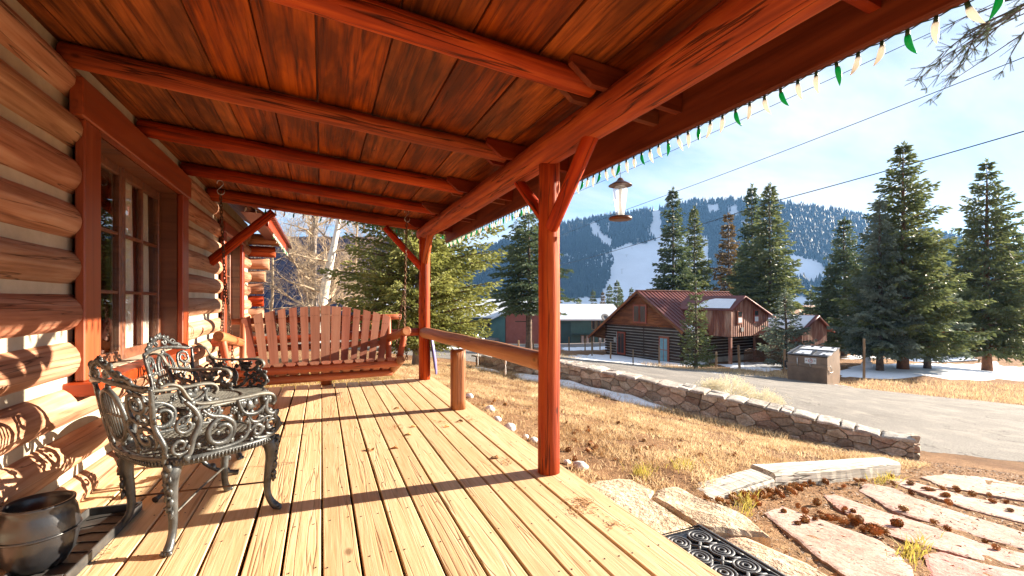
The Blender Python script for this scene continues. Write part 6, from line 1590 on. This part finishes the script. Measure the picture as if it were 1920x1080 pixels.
# snowman, stake, lift towers
sm = gh(1625, 692); snm = thing('snowman', tuple(sm), 'small leaning snowman behind the grey post', 'snowman')
for (z, r) in ((.22, .30), (.62, .22), (.92, .15)): m = MB(); m.blob((0, 0, z), r, int(z*100), 12, 8, .05); m.put('snowball', MT['snow'], snm, local(snm))
st = gh(1112, 715); log('marker_stake', st, st + Vector((-.06, 0, .42)), .010, MT['steel'], None, .009, 3, .01, n=8, label='thin metal stake standing at the stone wall', cat='stake')
for i, (x, y, h) in enumerate([(1152,545,16),(1166,515,14),(1175,487,13),(1185,468,12),(1196,455,11),(1148,570,16)]):
    tt = (583 - y)/(583 - float(np.interp(x, RX, RY))); X_, Y_, Z_ = mtn(x, tt ** (1/.85)); lt = thing('lift_tower', (float(X_), float(Y_), float(Z_)), 'tiny ski lift tower on the open snow slope', 'lift tower', 'ski lift towers', -PSI)
    m = MB(); m.tube([(0, 0, -1), (0, 0, h*.8)], .45, 6); m.put('mast', MT['steel'], lt, local(lt)); m = MB(); m.box((-3.4, -.3, h*.78), (3.4, .3, h*.84)); m.put('crossarm', MT['steel'], lt, local(lt))
# ------------------------------------------------------------------ parked car
cp = at(905, 650, 55); car = thing('parked_car', (cp.x, cp.y, cp.z), 'silver blue car with dark rear window parked by the teal lodge', 'car', None, math.atan2(*ld(.62, .78)[::-1]))
prof = [(-2.2, .35), (-2.25, .95), (-2.1, 1.05), (-1.75, 1.62), (-.2, 1.68), (.55, 1.12), (1.9, .98), (2.2, .7), (2.2, .35)]
m = MB(); n = len(prof)
for s in (1, -1):
    pass
v = [(x, .9 - (.16 if z > 1.3 else 0), z) for x, z in prof] + [(x, -.9 + (.16 if z > 1.3 else 0), z) for x, z in prof]
m.add(v, [tuple(range(n)), tuple(range(n, 2*n))[::-1]] + [(i, n + i, n + (i+1) % n, (i+1) % n) for i in range(n)]); m.put('body', MT['carpaint'], car, local(car))
m = MB(); m.add([(-2.12, .70, 1.08), (-1.80, .62, 1.56), (-1.80, -.62, 1.56), (-2.12, -.70, 1.08)], [(0,1,2,3)]); m.v = [(x - .015, y, z + .01) for x, y, z in m.v]; m.put('rear_window', MT['darkglass'], car, local(car))
for s in (1, -1):
    m = MB(); q = [(-1.8, 1.12), (-1.55, 1.55), (-.25, 1.58), (.35, 1.14)]; m.add([(x, s*(.905 - (.135 if z > 1.3 else 0)), z) for x, z in q], [(0,1,2,3), (3,2,1,0)]); m.put('side_window', MT['darkglass'], car, local(car))
    m = MB(); m.box((-2.28, s*.72 - .12, .82), (-2.22, s*.72 + .12, 1.04)); m.put('tail_lamp', MT['redlight'], car, local(car))
    for x in (-1.35, 1.35):
        m = MB(); m.lathe([(.2, -.1), (.33, -.1), (.34, 0), (.33, .1), (.2, .1)], 18, M=Matrix.Translation((x, s*.82, .34)) @ Matrix.Rotation(R(90), 4, 'X')); m.put('wheel', MT['tyre'], car, local(car))
# ------------------------------------------------------------------ trees
def spruce_meshes(seed, h, rb, whorls=30, per=7, droop=.35, z0f=.06, spray=.20, dens=1.0, power=.9, up=.25, wid=.42):
    """crown of needle sprays on drooping whorled branches, as quads; and the boughs"""
    r = np.random.default_rng(seed); P = []; D = []; Wd = []; boughs = MB()
    for i in range(whorls):
        t = (i + r.uniform(-.3, .3)) / whorls; t = min(max(t, 0), .985); z = h * (z0f + (1 - z0f) * t)
        Lm = rb * (1 - t) ** power * (1 if t > .12 else .75 + 2*t) * r.uniform(.78, 1.14) + .10
        nb = max(4, int(per * (1 - .3*t) + r.uniform(-1, 1)))
        a0 = r.uniform(0, 6.28)
        for j in range(nb):
            L = Lm * r.uniform(.58, 1.22); az = a0 + 6.283*j/nb + r.normal(0, .22)
            e0 = up + .35*t + r.normal(0, .08); dr = droop*(1 - .7*t)
            ca, sa = math.cos(az), math.sin(az)
            n = max(5, int(L / (spray*.42) * dens)); s = np.linspace(.10, 1, n)
            out = L*s; zz = z + L*(e0*s - (dr + e0*.4)*s**2 + .16*s**3) 
            bx, by, bz = ca*out, sa*out, zz
            if len(boughs.v) < 60000: boughs.tube([(bx[k], by[k], bz[k]) for k in (0, n//2, n-1)], [.016 + .012*L, .010 + .006*L, .004], 3, caps=False)
            for k in range(n):
                tw = (L*.42*(1 - s[k])**.7 + spray*.8) * r.uniform(.7, 1.2)
                for side in (-1, 1):
                    ang = az + side*(.95 - .35*s[k]) + r.normal(0, .15); m = max(1, int(tw/(spray*.62)*dens))
                    dirx, diry, dirz = math.cos(ang), math.sin(ang), -.12 - .25*r.random()
                    for q in range(m):
                        o = tw*(q + .3)/m
                        P.append((bx[k] + dirx*o, by[k] + diry*o, bz[k] + dirz*o + r.normal(0, .02))); D.append((dirx + r.normal(0, .3), diry + r.normal(0, .3), dirz + r.normal(0, .28))); Wd.append(spray*r.uniform(.6, 1.25))
                P.append((bx[k], by[k], bz[k])); D.append((ca + r.normal(0, .3), sa + r.normal(0, .3), r.normal(.15, .3))); Wd.append(spray*r.uniform(.7, 1.2))
    for q in range(14):
        P.append((0, 0, h*(.96 + .003*q))); a = q*2.4; D.append((math.cos(a)*.6, math.sin(a)*.6, .8)); Wd.append(spray*.8)
    P = np.array(P); D = np.array(D); D /= np.linalg.norm(D, axis=1)[:, None]; Wd = np.array(Wd); n = len(P)
    rv = r.normal(0, 1, (n, 3)); rv[:, 2] *= .5; S_ = np.cross(D, rv); S_ /= np.linalg.norm(S_, axis=1)[:, None]
    tip = P + D*Wd[:, None]; mid = P + D*(Wd*.42)[:, None]; w = (Wd*wid*.5)[:, None]
    V = np.stack([P, mid + S_*w, tip, mid - S_*w], 1).reshape(-1, 3); Fq = np.arange(4*n).reshape(-1, 4)
    return np_mesh('crown', V, Fq, False), boughs.mesh('bough')
def trunk_mesh(h, r0, r1=.02, n=12, seed=0, lean=0):
    rn = random.Random(seed); b = MB(); pts = [(lean*t*t + .03*math.sin(t*9 + seed), .03*math.cos(t*7 + seed), h*t - .2*(t == 0)) for t in [i/10 for i in range(11)]]
    b.tube(pts, [r0*(1.35 if i == 0 else 1)*(1 - i/10)**.85 + r1 for i in range(11)], n); return b.mesh('trunk')
TYPES = {}
def tree_type(key, mat, bark, h, rb, tr, **k):
    c, bo = spruce_meshes(k.pop('seed'), h, rb, **k); c.materials.append(MT[mat]); bo.materials.append(MT[bark]); t = trunk_mesh(h*.97, tr); t.materials.append(MT[bark]); TYPES[key] = (c, bo, t, h, rb)
tree_type('tall', 'spruce', 'redbark', 14, 3.9, .24, seed=1, whorls=38, per=7, droop=.20, z0f=.09, spray=.30, power=.95, up=.26)
tree_type('wide', 'darkspruce', 'bark', 10, 2.7, .16, seed=2, whorls=34, per=7, droop=.34, z0f=.10, spray=.26, power=.92)
tree_type('far', 'spruce', 'bark', 18, 4.0, .22, seed=3, whorls=38, per=7, droop=.35, z0f=.05, spray=.48, power=.95)
tree_type('fardark', 'darkspruce', 'bark', 18, 3.8, .22, seed=4, whorls=38, per=7, droop=.30, z0f=.05, spray=.46, power=.95)
tree_type('small', 'spruce', 'bark', 5, 1.25, .09, seed=5, whorls=20, per=5, droop=.15, z0f=.04, spray=.16, power=1.1, dens=.8)
tree_type('blue', 'bluespruce', 'bark', 3.8, 1.45, .08, seed=6, whorls=17, per=6, droop=.10, z0f=.05, spray=.16, power=1.15, dens=.85)
tree_type('bluetall', 'bluespruce', 'bark', 11, 2.9, .22, seed=8, whorls=32, per=7, droop=.28, z0f=.10, spray=.28, power=.90)
tree_type('rust', 'rustspruce', 'bark', 14, 3.0, .25, seed=9, whorls=30, per=6, droop=.3, z0f=.06, spray=.42, power=.85)
tree_type('lodge', 'darkspruce', 'bark', 10, 2.9, .18, seed=22, whorls=26, per=6, droop=.45, z0f=.30, spray=.26, power=.62)
tree_type('low', 'darkspruce', 'bark', 18, 3.6, .3, seed=10, whorls=20, per=5, droop=.3, z0f=.05, spray=.9, power=.85, dens=.8)
def plant(key, px, yb, d, ytop, label, rz=0, wide=1.0, group='spruces across the road', z=None):
    p = at(px, yb, d); 
    zg = tz1(p.x, p.y) if z is None else z; top = EYE + (PY - ytop)/F*d; c, bo, t, h, rb = TYPES[key]; s = (top - zg)/h
    o = thing('spruce_tree', (p.x, p.y, zg), label, 'spruce tree', group, rz)
    M = local(o, Matrix.Diagonal((s*wide, s*wide, s, 1)))
    put('crown', c, None, o, M); put('boughs', bo, None, o, M, kind='stuff'); put('trunk', t, None, o, M)
plant('tall', 1694, 690, 27, 268, 'tallest spruce with long upswept boughs at the snow field', 0.4)
plant('bluetall', 1650, 684, 26.5, 370, 'grey green spruce close left of the tallest spruce', 2.0, .75)
plant('bluetall', 1738, 694, 27.5, 430, 'broad grey green spruce close right of the tallest spruce', 4.4, .9)
plant('wide', 1583, 672, 42, 408, 'narrow dark spruce standing behind the shed', 1.0, .95)
plant('tall', 1850, 690, 33, 300, 'spruce at the far right of the snow field', 3.0, .9)
plant('far', 1443, 655, 50, 345, 'tall green spruce rising behind the rusty annex', .5, 1.05)
plant('fardark', 1410, 655, 53, 347, 'dark twin spruce beside the tall green one behind the annex', 2.2, .85)
plant('rust', 1366, 655, 62, 400, 'brown tinged spruce behind the barn roof', 1.4, .85)
plant('far', 1390, 655, 58, 460, 'lower green spruce in front of the brown tinged one', 3.5, .9)
plant('fardark', 1262, 655, 54, 352, 'tall dark spruce rising left over the barn roof', 3.0, .95)
plant('far', 1302, 655, 57, 388, 'slimmer spruce right beside the tall dark one over the barn roof', 5.1, .85)
plant('lodge', 992, 656, 30, 398, 'large dark spruce partly hidden by the nearer porch post', .7, 1.15, 'trees around the lodge')
plant('small', 1305, 692, 26, 522, 'young thin spruce in front of the barn', .2, .95)
plant('blue', 1473, 655, 29, 545, 'small blue spruce in front of the shed', .9, 1.0)
BGT = [(1143,568,110,535),(1157,568,115,527),(1163,568,118,540),(1184,568,120,540),(1130,570,100,548),(1112,575,100,545),(1200,570,130,555),(1540,640,70,560),(1555,640,75,530),(1600,640,80,520),(1520,640,72,545),(1640,640,85,540),(1760,650,70,470),(1810,650,75,450),(1900,660,60,430),(1700,650,90,520),
       (880,600,120,520),(850,600,125,505),(920,600,130,530),(1085,590,110,560),(1240,590,120,560),(1330,600,110,540),(700,590,60,480),(640,590,70,470)]
for i, (x, yb, d, yt) in enumerate(BGT): plant('rust' if i in (4,) else 'low', x, yb, d, yt, 'distant spruce in the belt of trees below the mountain', i*1.7, .8 if i < 8 else 1.0, 'distant spruces below the mountain', z=-7.0)
# bright fir close behind the far porch post
fc, fb = spruce_meshes(31, 6.6, 2.15, whorls=34, per=8, droop=.22, z0f=.07, spray=.115, dens=.80, power=.55, up=.3, wid=.42)
fc.materials.append(MT['fir']); fb.materials.append(MT['bark']); ftk = trunk_mesh(6.2, .14); ftk.materials.append(MT['greybark'])
fp = at(786, 690, 11.3); fo = thing('fir_tree', (fp.x, fp.y, tz1(fp.x, fp.y)), 'bushy yellow green fir close behind the far porch post', 'fir tree')
for nm, me in (('crown', fc), ('boughs', fb), ('trunk', ftk)): put(nm, me, None, fo, local(fo))
# bare aspens behind the swing
def bare_tree(base, top, r0, seed, mat, label, name, levels=4, spread=1.0, first=.25, nb=11, twigL=1.5):
    rn = random.Random(seed); tk = MB(); br = MB(); base = Vector(base); top = Vector(top)
    N = 14; pts = []
    for i in range(N + 1):
        t = i/N; p = base.lerp(top, t); p += Vector((math.sin(t*5 + seed)*.06, math.cos(t*4 + seed)*.05, 0)); pts.append(p - base)
    rad = [r0*(1.3 if i == 0 else 1)*(1 - .72*i/N) for i in range(N + 1)]; tk.tube(pts, rad, 14)
    def grow(p, d, L, r, lev):
        n = 5; q = [p.copy()]; dd = d.copy()
        for k in range(n):
            dd = (dd + Vector((rn.gauss(0, .17), rn.gauss(0, .17), rn.gauss(.05, .14)))).normalized(); q.append(q[-1] + dd*L/n)
        br.tube(q, [max(.0022, r*(1 - .75*k/n)) for k in range(n + 1)], 5 if lev > 1 else 3, caps=False)
        if lev <= 0: return
        for k in range(1, n + 1):
            for _ in range(2 if lev > 1 else 1 + (rn.random() < .6)):
                if rn.random() < .82:
                    ax = Vector((rn.gauss(0, 1), rn.gauss(0, 1), rn.gauss(0, .7))).normalized(); nd_ = (dd*.75 + ax*.75).normalized()
                    grow(q[k], nd_, L*rn.uniform(.38, .62), max(.0025, r*(1 - .7*k/n)*.5), lev - 1)
    for i in range(nb):
        t = first + (1 - first)*i/nb + rn.uniform(0, .03); k = min(N, int(t*N)); az = i*2.4 + rn.uniform(-.5, .5)
        d = Vector((math.cos(az)*spread, math.sin(az)*spread, rn.uniform(.05, .6))).normalized(); grow(pts[k].copy(), d, twigL*rn.uniform(.7, 1.15)*(1.1 - .35*t), rad[k]*.36, levels - 1)
    o = thing(name, tuple(base), label, 'tree', 'bare trees behind the swing')
    tk.put('trunk', MT[mat], o, local(o)); br.put('branches', MT['twig'], o, local(o)); return o
g0 = gh(592, 690); bare_tree(at(594, 664, 15), at(634, 395, 15.3), .22, 3, 'aspen', 'white barked bare aspen behind the swing', 'aspen_tree', 4, 1.0, .22, 12, 2.4)
bare_tree(at(578, 664, 16.5), at(596, 360, 16.8), .26, 8, 'greybark', 'thick grey bare cottonwood beside the white aspen', 'cottonwood_tree', 4, 1.0, .3, 12, 2.0)
bare_tree(at(500, 668, 15.5), at(515, 420, 15.5), .07, 12, 'twig', 'thin bare shrubby tree near the cabin corner', 'bare_shrub', 3, 1.2, .12, 12, 1.5)
bare_tree(at(672, 660, 17), at(668, 380, 17), .08, 15, 'twig', 'thin bare tree between the aspen and the fir', 'bare_shrub', 3, 1.0, .2, 12, 1.7)
# pale brush behind the wall
def brush(px, py, d, w, h, seed, label):
    p = at(px, py, d); zg = tz1(p.x, p.y); rn = random.Random(seed); b = MB(); tips = []
    for i in range(110):
        a = rn.uniform(0, 6.28); q = rn.random() ** .5; e = Vector((math.cos(a)*q*w, math.sin(a)*q*w, h*(1 - .35*q*q)*rn.uniform(.75, 1.08)))
        m = e*.5 + Vector((0, 0, h*.08)); b.tube([(e.x*.15, e.y*.15, -.02), m, e], [.004, .003, .002], 3, caps=False); tips.append(e)
        for _ in range(3):
            e2 = e + Vector((rn.gauss(0, .07), rn.gauss(0, .07), rn.uniform(-.10, .07))); b.tube([m.lerp(e, .6), e2], .0018, 3, caps=False); tips.append(e2)
    o = thing('brush_shrub', (p.x, p.y, zg), label, 'shrub'); b.put('stems', MT['brush'], o, local(o)); c = MB()
    for e in tips:
        for _ in range(2):
            s = rn.uniform(.006, .012); q = e + Vector((rn.gauss(0, .02), rn.gauss(0, .02), rn.gauss(0, .015))); c.add([q + Vector((s, 0, -s)), q + Vector((-s, s, -s*.5)), q + Vector((-s*.5, -s, -s*.3)), q + Vector((0, 0, s*1.3))], [(0,1,3),(1,2,3),(2,0,3)])
    c.put('seed_heads', MT['brush'], o, local(o))
brush(1372, 758, 9.9, .42, .68, 1, 'tall pale rabbitbrush behind the stone wall'); brush(1336, 745, 10.3, .3, .5, 4, 'small pale rabbitbrush left of the taller one'); brush(1432, 770, 9.4, .42, .52, 2, 'lower pale rabbitbrush next to the road')
# pine limb reaching in at the upper right
pn = thing('pine_tree', (12.2, -1.4, tz1(12.2, -1.4)), 'pine whose bough hangs in at the upper right corner', 'pine tree')
pz = tz1(12.2, -1.4); put('trunk', (lambda m: (m.materials.append(MT['redbark']), m)[1])(trunk_mesh(13, .28)), None, pn, local(pn))
rn = random.Random(77); nb_ = MB(); tw_ = MB()
def bough(a, c, r, n=10, sag=.25):
    pts = []
    for i in range(n + 1): t = i/n; p = Vector(a).lerp(Vector(c), t); p.z += sag*math.sin(math.pi*t) + rn.gauss(0, .02); pts.append(p)
    tw_.tube(pts, [r*(1 - .8*i/n) for i in range(n + 1)], 6); return pts
def needles(p, d, L, k=46):
    d = d.normalized(); s1 = d.orthogonal().normalized(); s2 = d.cross(s1)
    for i in range(k):
        t = i/k; a = i*2.4; o = (s1*math.cos(a) + s2*math.sin(a)); q = p + d*L*t; e = q + (o*.8 + d*.7)*.038*rn.uniform(.7, 1.2); w = d.cross(o)*.0022
        nb_.add([q - w, q + w, e], [(0, 1, 2)])
tips = [(1722,150),(1738,165),(1752,120),(1745,185),(1770,95),(1790,140),(1735,128),(1810,110),(1765,170),(1730,145),(1850,90),(1880,130),(1760,60),(1830,60)]
root = Vector((12.1, -1.2, 5.6)); main = bough(root, at(1800, 70, 8.0), .06, 16, .5)
for (x, y) in tips:
    e = at(x, y, 7.8 + rn.uniform(-.5, .5)); s_ = main[rn.randint(10, 15)]; pts = bough(s_, e, .016, 7, .1)
    for k in range(2, 8):
        dd = pts[k] - pts[k-1]
        for _ in range(4):
            dv = (dd.normalized() + Vector((rn.gauss(0, .6), rn.gauss(0, .6), rn.gauss(-.1, .5)))).normalized(); L = rn.uniform(.10, .26); tw_.tube([pts[k], pts[k] + dv*L], [.005, .002], 4, caps=False); needles(pts[k], dv, L)
tw_.put('bough', MT['bark'], pn); nb_.put('needle_sprays', MT['darkspruce'], pn)
for (zz_, az, L) in ((9, 0, 2.5), (9.5, 2, 2.3), (10, 4, 2.2), (10.8, 1, 1.8), (11.5, 3, 1.5), (8.4, 5, 2.6), (12, 5.4, 1.2)):
    pass
